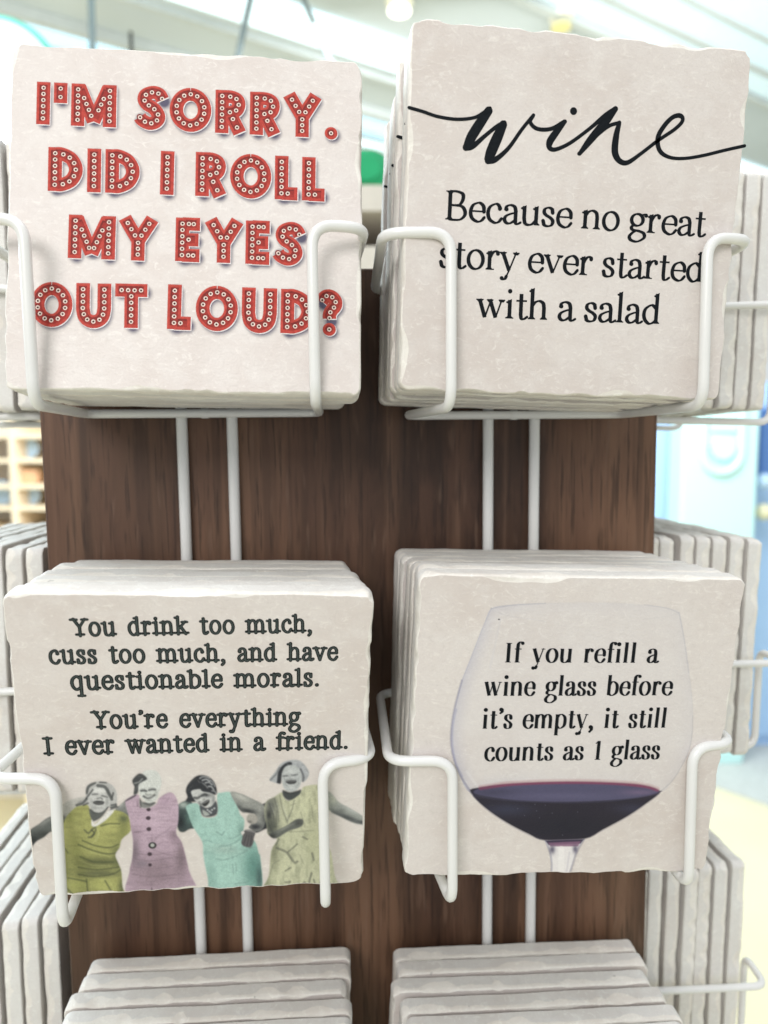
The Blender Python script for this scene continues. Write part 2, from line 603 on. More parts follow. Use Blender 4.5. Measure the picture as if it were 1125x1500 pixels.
def side_stack(face, s, zf, n, seed, where):
    r = np.random.RandomState(seed)
    o, u, b = face_frame(face, s)
    outs = ['innermost', 'second', 'third', 'fourth', 'fifth', 'sixth', 'outermost']
    for i in range(n):
        lean = -0.5 * i * 0.3 + r.uniform(-.5, .5) * 0.4
        R = basis(u, b) @ Matrix.Rotation(math.radians(-lean), 3, 'X') @ Matrix.Rotation(math.radians(r.uniform(-.6, .6)), 3, 'Y') @ Matrix.Rotation(math.radians(r.uniform(-.5, .5)), 3, 'Z')
        p = o - b * (12.6 + 7.75 * i) + u * r.uniform(-1.3, 1.3)
        lab = ('%s coaster of the edge on stack %s' % (outs[i], where)) if i in (0, n - 1) else ('%s coaster outward in the edge on stack %s' % (outs[i], where))
        place_tile((p[0], p[1], zf + 51.8 + (2.5 if face == 'right' and zf > 0 else 0) + r.uniform(-.6, .6)), R, r.randint(0, 7), lab, G, seed + i)

for face, s, names in (('right', 69.0, ('right of the script wine coaster', 'right of the wine glass coaster', 'at lower right beside the yellow floor')),
                       ('left', -62.0, ('left of the red lettered coaster', 'left of the laughing women coaster', 'at lower left with bluish tops'))):
    for zf, nm, k in zip(ROWS, names, range(3)):
        side_stack(face, s, zf, 7, 130 + 20 * k + (60 if face == 'left' else 0), nm)

# ------------------------------------------------------------------ lettering: stroke built glyphs
SERIF = {}
def circle(cx, cy, rx, ry, n=28):
    return [(cx + rx * math.sin(2 * math.pi * k / n), cy + ry * math.cos(2 * math.pi * k / n)) for k in range(n + 1)]

# op: ('S' stem) ('T' thin line) ('C' curve, pen width) ('P' polyline pen) ('f' foot serif x,y,left,right) ('h' head flag x,y,left) ('b' ball)
def glyph(ch):
    g = {
    'a': (.86, [('C', [(.15, .76), (.2, .92), (.38, 1.0), (.57, .92), (.64, .7)]), ('S', .64, .72, .64, .2), ('C', [(.64, .24), (.66, .06), (.76, .01), (.9, .1)]), ('C', [(.64, .6), (.42, .54), (.18, .40), (.11, .2), (.22, .03), (.4, .03), (.64, .22)]), ('b', .19, .76)]),
    'b': (.95, [('S', .2, 1.6, .2, .02), ('C', [(.2, .74), (.33, .93), (.53, 1.0), (.78, .82), (.85, .5), (.78, .18), (.52, 0), (.33, .03), (.2, .16)]), ('h', .2, 1.6, .17)]),
    'c': (.82, [('C', [(.7, .78), (.6, .96), (.45, 1.0), (.2, .82), (.12, .5), (.2, .18), (.45, 0), (.64, .05), (.78, .24)]), ('b', .68, .76)]),
    'd': (.98, [('C', [(.74, .8), (.57, .98), (.42, 1), (.18, .8), (.11, .5), (.18, .2), (.38, 0), (.57, .04), (.74, .2)]), ('S', .74, 1.6, .74, 0), ('h', .74, 1.6, .17), ('f', .74, 0, 0, .18)]),
    'e': (.84, [('T', .14, .55, .76, .55), ('C', [(.76, .55), (.74, .80), (.62, .96), (.46, 1), (.22, .85), (.12, .5), (.2, .17), (.45, 0), (.64, .05), (.79, .24)])]),
    'f': (.58, [('S', .28, 1.2, .28, 0), ('C', [(.28, 1.15), (.31, 1.42), (.45, 1.59), (.64, 1.54)]), ('b', .62, 1.48), ('T', .06, .97, .56, .97), ('f', .28, 0, .2, .24)]),
    'g': (.9, [('C', circle(.42, .67, .29, .32)), ('C', [(.26, .4), (.15, .24), (.24, .11), (.55, .06), (.8, -.06), (.82, -.3), (.5, -.52), (.18, -.46), (.08, -.27), (.2, -.07), (.36, .06)]), ('C', [(.62, .88), (.72, .97), (.86, .98)]), ('b', .85, .93)]),
    'h': (1.02, [('S', .2, 1.6, .2, 0), ('C', [(.2, .7), (.35, .92), (.55, 1.0), (.74, .88), (.79, .62)]), ('S', .79, .66, .79, 0), ('h', .2, 1.6, .17), ('f', .2, 0, .18, .18), ('f', .79, 0, .18, .18)]),
    'i': (.5, [('S', .25, 1, .25, 0), ('h', .25, 1, .18), ('f', .25, 0, .2, .2), ('d', .24, 1.43)]),
    'k': (.98, [('S', .2, 1.6, .2, 0), ('T', .78, .98, .24, .42), ('S', .42, .58, .8, .02), ('h', .2, 1.6, .17), ('f', .2, 0, .18, .18), ('f', .8, 0, .18, .16), ('f', .74, .98, .18, .16)]),
    'l': (.5, [('S', .25, 1.6, .25, 0), ('h', .25, 1.6, .18), ('f', .25, 0, .2, .2)]),
    'm': (1.58, [('S', .2, 1, .2, 0), ('C', [(.2, .7), (.35, .92), (.53, 1.0), (.7, .88), (.76, .62)]), ('S', .76, .66, .76, 0), ('C', [(.76, .7), (.91, .92), (1.09, 1.0), (1.27, .88), (1.33, .62)]), ('S', 1.33, .66, 1.33, 0), ('h', .2, 1, .18), ('f', .2, 0, .18, .18), ('f', .76, 0, .18, .18), ('f', 1.33, 0, .18, .18)]),
    'n': (1.02, [('S', .2, 1, .2, 0), ('C', [(.2, .7), (.35, .92), (.55, 1.0), (.74, .88), (.79, .62)]), ('S', .79, .66, .79, 0), ('h', .2, 1, .18), ('f', .2, 0, .18, .18), ('f', .79, 0, .18, .18)]),
    'o': (.94, [('C', circle(.47, .5, .36, .5))]),
    'p': (.98, [('S', .2, 1, .2, -.5), ('C', [(.2, .76), (.35, .95), (.55, 1.0), (.8, .82), (.86, .5), (.8, .18), (.55, 0), (.35, .04), (.2, .2)]), ('h', .2, 1, .18), ('f', .2, -.5, .18, .2)]),
    'q': (.98, [('C', [(.76, .8), (.57, .98), (.42, 1), (.18, .8), (.11, .5), (.18, .2), (.38, 0), (.57, .04), (.76, .2)]), ('S', .76, 1, .76, -.5), ('f', .76, -.5, .2, .18)]),
    'r': (.74, [('S', .22, 1, .22, 0), ('C', [(.22, .62), (.34, .88), (.48, 1.0), (.64, .95)]), ('b', .62, .88), ('h', .22, 1, .18), ('f', .22, 0, .18, .24)]),
    's': (.72, [('C', [(.57, .74), (.52, .93), (.36, 1.0), (.19, .92), (.15, .74), (.26, .59), (.48, .45), (.6, .28), (.54, .07), (.36, 0), (.19, .06), (.12, .27)]), ('T', .59, .97, .59, .72), ('T', .11, .03, .11, .29)]),
    't': (.64, [('S', .3, 1.32, .3, .2), ('C', [(.3, .24), (.34, .04), (.46, 0), (.62, .12)]), ('T', .06, .97, .58, .97)]),
    'u': (1.02, [('S', .2, 1, .2, .3), ('C', [(.2, .36), (.26, .08), (.44, 0), (.62, .07), (.79, .28)]), ('S', .79, 1, .79, 0), ('h', .2, 1, .18), ('h', .79, 1, .18), ('f', .79, 0, 0, .18)]),
    'v': (.94, [('S', .12, 1, .47, .02), ('T', .47, .02, .8, 1), ('f', .14, .98, .18, .18), ('f', .8, .98, .16, .16)]),
    'w': (1.34, [('S', .12, 1, .4, .02), ('T', .4, .02, .67, .95), ('S', .62, 1, .92, .02), ('T', .92, .02, 1.2, 1), ('f', .14, .98, .18, .18), ('f', .63, .98, .15, .15), ('f', 1.2, .98, .15, .15)]),
    'y': (.94, [('S', .12, 1, .48, .02), ('P', [(.8, 1), (.48, .02), (.36, -.3)]), ('C', [(.36, -.3), (.28, -.45), (.14, -.47)]), ('b', .13, -.41), ('f', .14, .98, .18, .18), ('f', .8, .98, .16, .16)]),
    'B': (1.12, [('S', .24, 1.5, .24, 0), ('C', [(.24, 1.48), (.55, 1.48), (.82, 1.38), (.85, 1.13), (.72, .86), (.5, .79), (.24, .79)]), ('C', [(.5, .79), (.82, .74), (.97, .5), (.95, .26), (.76, .05), (.5, .01), (.24, .02)]), ('f', .24, 0, .2, .1), ('f', .24, 1.48, .2, .1)]),
    'I': (.62, [('S', .31, 1.5, .31, 0), ('f', .31, 0, .24, .24), ('f', .31, 1.48, .24, .24)]),
    'Y': (1.12, [('S', .12, 1.5, .56, .68), ('T', 1.0, 1.5, .56, .68), ('S', .56, .74, .56, 0), ('f', .56, 0, .24, .24), ('f', .14, 1.48, .2, .2), ('f', .99, 1.48, .18, .18)]),
    '1': (.66, [('S', .36, 1.5, .36, 0), ('T', .36, 1.47, .1, 1.27), ('f', .36, 0, .26, .26)]),
    '.': (.42, [('d', .2, .07)]),
    ',': (.42, [('d', .2, .07), ('C', [(.27, .06), (.27, -.12), (.14, -.27)])]),
    "'": (.34, [('d', .17, 1.45), ('C', [(.24, 1.44), (.23, 1.25), (.12, 1.13)])]),
    ' ': (.42, []),
    }
    return g[ch]

STYLES = {
 'oldstyle': dict(thick=.205, thin=.095, pw=1.2, stress=-14, serif=.062, flag='wedge', k=1.08, ball=.105, dot=.115, slen=1.0, gap=.0, thinl=.09, space=.44),
 'didone': dict(thick=.235, thin=.050, pw=1.5, stress=-4, serif=.045, flag='line', k=.80, ball=.125, dot=.15, slen=.85, gap=.085, thinl=.06, space=.66),
 'slab': dict(thick=.225, thin=.185, pw=1.0, stress=0, serif=.175, flag='line', k=.60, ball=.16, dot=.165, slen=1.25, gap=.13, thinl=.19, space=.70),
}

class Ink:
    """flat printed shapes on a coaster face, each stroke a hair above the one before it (u right, v up, millimetres)"""
    def __init__(self, base=0.02):
        self.m = MB(); self.mats = []; self.mi = []; self.base = base; self.k = 0
    def _mat(self, mat):
        if mat not in self.mats: self.mats.append(mat)
        return self.mats.index(mat)
    def poly(self, uv, faces, mat, lift=None):
        if lift is None:
            self.k += 1; lift = (self.k % 40) * 0.0009
        y = -(self.base + lift)
        self.m.add([(p[0], y, p[1]) for p in uv], faces)
        self.mi += [self._mat(mat)] * len(faces)
    def ribbon(self, pts, hw, mat, cap=False, lift=None):
        P = np.array(pts, float)
        keep = [0] + [i for i in range(1, len(P)) if np.linalg.norm(P[i] - P[i - 1]) > 1e-6]
        P = P[keep]; hw = np.array(hw, float)[keep] if np.ndim(hw) else np.full(len(P), float(hw))
        T = np.gradient(P, axis=0); T /= np.linalg.norm(T, axis=1)[:, None] + 1e-12
        Nn = np.stack([-T[:, 1], T[:, 0]], 1)
        L, R_ = P + Nn * hw[:, None], P - Nn * hw[:, None]
        uv = np.vstack([L, R_]); n = len(P)
        self.poly(uv, [(i, n + i, n + i + 1, i + 1) for i in range(n - 1)], mat, lift)
        if cap:
            for p, h in ((P[0], hw[0]), (P[-1], hw[-1])): self.dot(p, h, mat, lift=lift)
    def dot(self, c, r, mat, n=18, ry=None, lift=None):
        ry = ry or r
        self.poly([(c[0] + r * math.cos(2 * math.pi * k / n), c[1] + ry * math.sin(2 * math.pi * k / n)) for k in range(n)], [tuple(range(n))], mat, lift)
    def build(self, name, parent):
        me = self.m.mesh(name, *self.mats)
        me.polygons.foreach_set('material_index', self.mi)
        o = bpy.data.objects.new(name, me)
        link(o, parent)
        if 'seed' in parent: o['seed'] = list(parent['seed'])
        return o

def text_width(s, st):
    return sum((STYLES[st]['space'] if c == ' ' else glyph(c)[0]) + STYLES[st]['gap'] for c in s)

def write_line(ink_, key, s, st, x0, y0, x1, y1, xh, mat, fat=1.0, du=0.0, dv=0.0, lift=None):
    """one line of text whose baseline runs between two places on the coaster, x-height in picture units at its start"""
    S = STYLES[st]
    A, Bp = px2tile(key, x0, y0), px2tile(key, x1, y1)
    hgt = np.linalg.norm(px2tile(key, (x0 + x1) / 2, (y0 + y1) / 2 - xh) - px2tile(key, (x0 + x1) / 2, (y0 + y1) / 2))
    wt = text_width(s, st) - STYLES[st]['gap'] - 0.14
    ex = (Bp - A) / wt
    ln = np.linalg.norm(ex); e = ex / ln
    up = np.array([-e[1], e[0]])
    mean = (ln + hgt) / 2 * 1.0
    kk = S['k']
    def mp(p, x):
        yy = p[1] if p[1] <= 1 else 1 + (p[1] - 1) * kk
        return A + ex * (x + p[0] - 0.07) + up * (yy * hgt) + np.array([du, dv])
    def penw(P):
        P = np.array(P); T = np.gradient(P, axis=0)
        ang = np.arctan2(T @ up, T @ e) + math.radians(S['stress'])
        w = S['thin'] + (S['thick'] - S['thin']) * np.abs(np.sin(ang)) ** S['pw']
        return w * mean / 2 * fat
    x = 0.0
    for ch in s:
        adv, ops = glyph(ch)
        if ch == ' ': adv = S['space']
        for op in ops:
            k = op[0]
            if k in 'ST':
                p, q = mp((op[1], op[2]), x), mp((op[3], op[4]), x)
                w = (S['thick'] if k == 'S' else S['thinl']) * mean / 2 * fat
                ink_.ribbon([p, (p + q) / 2, q], w, mat, cap=(st == 'slab'), lift=lift)
            elif k in 'CP':
                pts = [mp(p, x) for p in op[1]]
                if k == 'C': pts = catmull(pts, 7)
                else: pts = [pts[0], (pts[0] + pts[1]) / 2, pts[1], pts[2]]
                if k == 'P': w = np.full(len(pts), S['thinl'] * mean / 2 * fat)
                else:
                    w = penw(pts)
                    if st == 'oldstyle' or st == 'didone':
                        w = np.maximum(w, S['thin'] * mean / 2)
                ink_.ribbon(pts, w, mat, cap=True, lift=lift)
            elif k == 'f':
                l, r = op[3] * S['slen'], op[4] * S['slen']
                t_ = S['serif'] * mean / 2 * fat
                yv = op[2]
                off = up * (t_ if yv < .5 and yv >= -.2 else (0 if yv < 0 else -t_ * .3))
                p, q = mp((op[1] - l, yv), x) + off, mp((op[1] + r, yv), x) + off
                ink_.ribbon([p, (p + q) / 2, q], t_, mat, cap=(st == 'slab'), lift=lift)
                if st == 'oldstyle':                       # bracket
                    c_ = mp((op[1], yv), x) + off
                    hs = S['thick'] * mean * .5
                    sg = 1 if yv < .5 else -1
                    ink_.poly([c_ - e * hs * 1.9, c_ + e * hs * 1.9, c_ + e * hs * .9 + up * sg * hs * 1.1, c_ - e * hs * .9 + up * sg * hs * 1.1], [(0, 1, 2, 3) if sg > 0 else (3, 2, 1, 0)], mat, lift)
            elif k == 'h':
                yv = op[2]
                if S['flag'] == 'wedge':
                    hs = S['thick'] * mean * .5
                    a_, b_ = mp((op[1], yv), x), mp((op[1] - op[3], yv - .13), x)
                    ink_.poly([a_ + e * hs * 1.0 + up * hs * .5, b_ + up * hs * .3, b_ - up * hs * .25, a_ - up * hs * 2.6 + e * hs * 1.0], [(0, 1, 2, 3)], mat, lift)
                else:
                    t_ = S['serif'] * mean / 2 * fat
                    p, q = mp((op[1] - op[3] * S['slen'], yv - .02), x) - up * t_ * .5, mp((op[1] + S['thick'] * .5 * (0 if st == 'slab' else 1), yv - .02), x) - up * t_ * .5
                    ink_.ribbon([p, (p + q) / 2, q], t_, mat, cap=(st == 'slab'), lift=lift)
            elif k in 'bd':
                r_ = S['ball' if k == 'b' else 'dot'] * mean * fat
                if st == 'slab': r_ *= .8
                ink_.dot(mp((op[1], op[2]), x), r_, mat, lift=lift)
        x += adv + S['gap']

# ---- the salad joke and the script word
t_ur = Ink()
write_line(t_ur, 'UR', 'Because no great', 'oldstyle', 653, 321.5, 1031, 346.5, 27, INK_BLACK)
write_line(t_ur, 'UR', 'story ever started', 'oldstyle', 644, 391, 1028, 413, 27, INK_BLACK)
write_line(t_ur, 'UR', 'with a salad', 'oldstyle', 700, 465, 965, 474.5, 27, INK_BLACK)

def script(ink_, strokes, mat):
    for pts in strokes:
        P, wv = [], []
        for (x, y, w) in pts:
            P.append(px2tile('UR', 590 + x / 2.163, 130 + y / 2.163)); wv.append((w * 1.04 + 1.6) / 2.163 * 0.205 / 2)
        D = catmull(P, 12); ws = catmull([(w, 0) for w in wv], 12)[:, 0]
        ink_.ribbon(D, ws, mat, cap=True)
WINE = [
 [(20, 60, 8), (62, 72, 8), (110, 88, 8), (170, 97, 8), (225, 92, 8), (256, 76, 9), (276, 63, 11)],
 [(272, 70, 22), (243, 112, 27), (218, 152, 27), (206, 180, 24)],
 [(200, 186, 18), (222, 182, 14), (262, 148, 10), (300, 118, 10), (322, 108, 12)],
 [(318, 114, 22), (298, 158, 29), (280, 200, 29), (272, 222, 24)],
 [(270, 228, 18), (294, 224, 14), (335, 188, 10), (378, 128, 9), (414, 84, 9)],
 [(414, 84, 9), (404, 106, 10), (426, 127, 10), (470, 127, 10), (512, 104, 10)],
 [(514, 104, 10), (486, 138, 18), (466, 168, 19), (466, 188, 13), (486, 192, 10), (530, 172, 9), (590, 128, 9), (640, 86, 12), (674, 64, 14)],
 [(674, 64, 14), (640, 108, 22), (596, 160, 20), (560, 206, 10)],
 [(558, 206, 9), (604, 158, 9), (650, 120, 9), (684, 108, 9)],
 [(686, 108, 11), (676, 150, 17), (672, 200, 19), (686, 228, 15), (712, 234, 12), (754, 206, 9), (806, 166, 9), (862, 128, 9), (886, 102, 10), (880, 86, 12), (856, 90, 11), (828, 118, 12), (808, 156, 13), (814, 196, 12), (844, 217, 9), (890, 221, 8), (950, 212, 8), (1020, 195, 8), (1083, 181, 8)],
]
script(t_ur, WINE, INK_BLACK)
t_ur.dot(px2tile('UR', 590 + 541 / 2.163, 130 + 71 / 2.163), 11 / 2.163 * .205, INK_BLACK)
first = t_ur.build('lettering', ST['UR'][0])
for o in ST['UR'][1:]:
    c_ = first.copy(); SC.collection.objects.link(c_); c_.parent = o; c_['seed'] = list(o['seed'])

# ---- the wine glass text
t_lr = Ink(0.045)
for dx, dy, mt in ((0.16, -0.10, INK_SOFT), (0, 0, INK_BLACK)):
    for s, x0, y0, x1, y1, xh in (('If you refill a', 739, 970, 961.5, 970.5, 20), ('wine glass before', 710, 1019, 982, 1018, 20), ("it's empty, it still", 706.5, 1067, 974, 1065.5, 20), ('counts as 1 glass', 710, 1114.5, 964, 1111.5, 19.5)):
        write_line(t_lr, 'LR', s, 'didone', x0, y0, x1, y1, xh, mt, 1.0, dx, dy)
    t_lr.base += 0.04
t_lr.build('lettering', ST['LR'][0])

# ---- the typewriter text
t_ll = Ink()
for fat, mt in ((1.2, INK_CHAR), (0.56, INK_GREY)):
    for s, x0, y0, x1, y1 in (('You drink too much,', 108.5, 931.5, 456, 925.5), ('cuss too much, and have', 73.7, 972, 493, 966.5), ('questionable morals.', 105.5, 1010, 467, 1004.5), ("You're everything", 139, 1067, 438, 1062), ('I ever wanted in a friend.', 67, 1105.5, 509, 1096)):
        write_line(t_ll, 'LL', s, 'slab', x0, y0, x1, y1, 18.5, mt, fat)
        t_ll.base += 0.0
    t_ll.base += 0.036
t_ll.build('lettering', ST['LL'][0])

# ---- the marquee letters
def cap_glyph(ch):
    O = [(.475 + .325 * math.sin(2 * math.pi * k / 40), .5 + .36 * math.cos(2 * math.pi * k / 40)) for k in range(41)]
    g = {
    'I': (.32, [[(.16, 0), (.16, 1)]]),
    "'": (.30, [[(.14, .52), (.14, 1)]]),
    'M': (1.06, [[(.15, 0), (.15, 1)], [(.91, 0), (.91, 1)], [(.18, .93), (.53, .12)], [(.88, .93), (.53, .12)]]),
    'S': (.64, [list(map(tuple, catmull([(.575, .70), (.50, .82), (.36, .86), (.20, .80), (.155, .69), (.22, .58), (.34, .51), (.44, .42), (.49, .29), (.42, .18), (.28, .14), (.13, .20), (.06, .28)], 6)))]),
    'O': (.95, [O]),
    'R': (.70, [[(.15, 0), (.15, 1)], list(map(tuple, catmull([(.15, .85), (.36, .85), (.50, .79), (.535, .67), (.48, .54), (.34, .49), (.15, .49)], 6))), [(.34, .46), (.57, .02)]]),
    'Y': (.84, [[(.10, .98), (.42, .46)], [(.74, .98), (.42, .46)], [(.42, .55), (.42, 0)]]),
    '.': (.34, [[(.16, .12), (.17, .12)]]),
    'D': (.78, [[(.15, 0), (.15, 1)], list(map(tuple, catmull([(.15, .85), (.30, .85), (.50, .76), (.60, .62), (.625, .5), (.60, .38), (.50, .24), (.30, .15), (.15, .15)], 6)))]),
    'L': (.54, [[(.15, 0), (.15, 1)], [(.15, .14), (.53, .14)]]),
    'E': (.60, [[(.15, 0), (.15, 1)], [(.15, .86), (.56, .86)], [(.15, .5), (.53, .5)], [(.15, .14), (.56, .14)]]),
    'U': (.80, [[(.15, 1), (.15, .42)] + list(map(tuple, catmull([(.15, .42), (.19, .25), (.28, .16), (.40, .13), (.52, .16), (.61, .25), (.65, .42)], 6))) + [(.65, 1)]]),
    'T': (.76, [[(0, .86), (.76, .86)], [(.38, .86), (.38, 0)]]),
    '?': (.52, [list(map(tuple, catmull([(.06, .76), (.16, .87), (.28, .87), (.38, .78), (.38, .66), (.30, .56), (.25, .46), (.25, .36)], 6))), [(.25, .12), (.26, .12)]]),
    }
    return g[ch]

def marquee(ink_, key, word, x0, y0, x1, y1, caph):
    gap = .105
    wt = sum(cap_glyph(c)[0] + gap for c in word) - gap
    A, Bp = px2tile(key, x0, y0), px2tile(key, x1, y1)
    mx, my = (x0 + x1) / 2, (y0 + y1) / 2
    h = np.linalg.norm(px2tile(key, mx, my - caph) - px2tile(key, mx, my))
    ex = (Bp - A) / wt
    e = ex / np.linalg.norm(ex); up = np.array([-e[1], e[0]])
    dn = -up
    LAY = []   # strokes in tile millimetres
    x = 0
    for ch in word:
        adv, strokes = cap_glyph(ch)
        for st in strokes:
            LAY.append((ch, [A + ex * (x + p[0]) + up * p[1] * h for p in st]))
        x += adv + gap
    W0 = .15 * h
    def trimmed(P, cut):
        """shorten both ends of a polyline so that narrower layers stay inside"""
        P = [np.array(p) for p in P]
        if np.linalg.norm(P[0] - P[-1]) < 1e-6: return P
        a = P[1] - P[0]; b = P[-2] - P[-1]
        la, lb = np.linalg.norm(a), np.linalg.norm(b)
        P[0] = P[0] + a / la * min(cut, la * .9); P[-1] = P[-1] + b / lb * min(cut, lb * .9)
        return P
    def layer(hw, cut, mat, d, lift):
        for i, (ch, P) in enumerate(LAY):
            l2 = lift + (i % 12) * 0.0004
            if ch in '.?' and len(P) == 2:
                ink_.dot(P[0] + d, hw * .98, mat, lift=l2)
            else:
                Q = trimmed(P, cut)
                if len(Q) == 2: Q = [Q[0], (Q[0] + Q[1]) / 2, Q[1]]
                ink_.ribbon([q + d for q in Q], hw, mat, lift=l2)
    layer(W0 * 1.03, -.008 * h, INK_PALE, e * .014 * h + dn * .016 * h, 0.010)
    layer(W0, 0, INK_RED, 0 * e, 0.020)
    layer(W0 * .93, .02 * h, INK_RED_HI, -e * .008 * h + up * .008 * h, 0.026)
    layer(W0 * .86, .03 * h, INK_RED, 0 * e, 0.032)
    layer(W0 * .58, .075 * h, INK_RED_DK, -e * .004 * h + up * .008 * h, 0.038)
    layer(W0 * .46, .095 * h, INK_RED_MID, e * .010 * h - up * .012 * h, 0.044)
    done = []
    for ch, P in LAY:
        if ch in '.?' and len(P) == 2: pts = [P[0]]
        else:
            Q = trimmed(P, .14 * h)
            Q = np.array(Q)
            seg = np.linalg.norm(np.diff(Q, axis=0), axis=1); cum = np.concatenate([[0], np.cumsum(seg)])
            closed = np.linalg.norm(Q[0] - Q[-1]) < 1e-6
            n = max(1, int(round(cum[-1] / (.148 * h))))
            ds = np.linspace(0, cum[-1], n + 1)
            if closed: ds = ds[:-1]
            pts = [np.array([np.interp(d, cum, Q[:, 0]), np.interp(d, cum, Q[:, 1])]) for d in ds]
        for p in pts:
            if all(np.linalg.norm(p - q) > .105 * h for q in done):
                done.append(p)
                ink_.dot(p + (up - e) * .012 * h, .064 * h, INK_RED_DK, 14, lift=.050)
                ink_.dot(p, .048 * h, INK_BULB, 14, lift=.054)
                ink_.dot(p, .025 * h, INK_HOLE, 12, lift=.058)
    return LAY, W0, e, up, h

t_ul = Ink(0.05)
MARQ = []
for w, x0, y0, x1, y1, ch_ in (("I'M", 53, 182, 169.5, 187, 62), ('SORRY.', 200.5, 189, 496, 203.5, 63), ('DID', 70.5, 279.7, 204, 284, 64), ('I', 233.5, 285, 255, 286, 64), ('ROLL', 286.5, 287, 476, 295, 64),
                               ('MY', 99.5, 378, 228.5, 383, 63.5), ('EYES', 257, 382.5, 442.5, 389.5, 63.5), ('OUT', 45, 478, 215.5, 481, 64.5), ('LOUD?', 245, 482, 499, 491, 65)):
    MARQ.append(marquee(t_ul, 'UL', w, x0, y0, x1, y1, ch_))
t_ul.build('lettering', ST['UL'][0])

# ------------------------------------------------------------------ printed pictures: painted into a fine grid of ink
class Canvas:
    """colour and cover of the ink on a fine grid laid over part of a coaster; painted in picture units"""
    def __init__(self, x0, y0, x1, y1, step):
        self.xs = np.arange(x0, x1 + step, step); self.ys = np.arange(y0, y1 + step, step)
        self.X, self.Y = np.meshgrid(self.xs, self.ys)
        self.rgb = np.zeros(self.X.shape + (3,)); self.a = np.zeros(self.X.shape)
        self.rs = np.random.RandomState(5)
    def win(self, xa, ya, xb, yb):
        i0, i1 = np.searchsorted(self.xs, [xa, xb]); j0, j1 = np.searchsorted(self.ys, [ya, yb])
        return slice(max(j0 - 1, 0), j1 + 1), slice(max(i0 - 1, 0), i1 + 1)
    def put(self, sl, cov, col, add=True):
        """lay colour down; add=False only tints what is already inked"""
        col = np.array(col, float)
        if add:
            a0 = self.a[sl]; a1 = cov + a0 * (1 - cov)
            w = np.where(a1 > 1e-6, cov / np.maximum(a1, 1e-6), 0)[..., None]
            self.rgb[sl] = self.rgb[sl] * (1 - w) + col * w
            self.a[sl] = a1
        else:
            self.rgb[sl] = self.rgb[sl] * (1 - cov[..., None]) + col * cov[..., None]
    def poly_cov(self, P, soft, smooth=True):
        P = np.array(P, float)
        if smooth: P = catmull(P, 4, True)
        sl = self.win(P[:, 0].min() - 3, P[:, 1].min() - 3, P[:, 0].max() + 3, P[:, 1].max() + 3)
        X, Y = self.X[sl], self.Y[sl]
        d2 = np.full(X.shape, 1e9); ins = np.zeros(X.shape, bool)
        n = len(P)
        for i in range(n):
            a, b = P[i], P[(i + 1) % n]
            e = b - a; L = e @ e
            if L < 1e-9: continue
            t_ = np.clip(((X - a[0]) * e[0] + (Y - a[1]) * e[1]) / L, 0, 1)
            d2 = np.minimum(d2, (X - a[0] - t_ * e[0]) ** 2 + (Y - a[1] - t_ * e[1]) ** 2)
            cr = (a[1] > Y) != (b[1] > Y)
            if abs(e[1]) > 1e-9:
                ins ^= cr & (X < a[0] + (Y - a[1]) / e[1] * e[0])
        sd = np.sqrt(d2) * np.where(ins, 1, -1)
        return sl, np.clip(sd / soft * .5 + .5, 0, 1), sd
    def poly(self, P, col, soft=1.0, op=1.0, smooth=True, add=True):
        sl, c, sd = self.poly_cov(P, soft, smooth)
        self.put(sl, c * op, col, add)
        return sl, c, sd
    def blob(self, x, y, rx, ry, col, op=1.0, ang=0, add=False, hard=False):
        r = max(rx, ry) * (1.1 if hard else 2.4)
        sl = self.win(x - r, y - r, x + r, y + r)
        c, s = math.cos(math.radians(ang)), math.sin(math.radians(ang))
        dx, dy = self.X[sl] - x, self.Y[sl] - y
        q = ((dx * c + dy * s) / rx) ** 2 + ((-dx * s + dy * c) / ry) ** 2
        cov = np.clip((1 - np.sqrt(q)) * min(rx, ry) / .9 + .5, 0, 1) if hard else np.exp(-q * 1.2)
        self.put(sl, cov * op, col, add)
    def line(self, P, w, col, op=1.0, add=False, smooth=True, soft=.8):
        P = catmull(P, 6) if smooth and len(P) > 2 else np.array(P, float)
        m = w + 3
        sl = self.win(P[:, 0].min() - m, P[:, 1].min() - m, P[:, 0].max() + m, P[:, 1].max() + m)
        X, Y = self.X[sl], self.Y[sl]
        d2 = np.full(X.shape, 1e9)
        for a, b in zip(P, P[1:]):
            e = b - a; L = max(e @ e, 1e-9)
            t_ = np.clip(((X - a[0]) * e[0] + (Y - a[1]) * e[1]) / L, 0, 1)
            d2 = np.minimum(d2, (X - a[0] - t_ * e[0]) ** 2 + (Y - a[1] - t_ * e[1]) ** 2)
        cov = np.clip((w / 2 - np.sqrt(d2)) / soft + .5, 0, 1)
        self.put(sl, cov * op, col, add)
    def noise(self, shape, cell, seed):
        r = np.random.RandomState(seed)
        h, w = shape
        gh, gw = int(h / cell[1]) + 3, int(w / cell[0]) + 3
        g = r.rand(gh, gw)
        yy = np.arange(h) / cell[1]; xx = np.arange(w) / cell[0]
        y0, x0 = yy.astype(int), xx.astype(int)
        fy = (yy - y0); fx = (xx - x0); fy = fy * fy * (3 - 2 * fy); fx = fx * fx * (3 - 2 * fx)
        a = g[y0][:, x0]; b = g[y0][:, x0 + 1]; c = g[y0 + 1][:, x0]; d = g[y0 + 1][:, x0 + 1]
        return (a * (1 - fx) + b * fx) * (1 - fy)[:, None] + (c * (1 - fx) + d * fx) * fy[:, None]
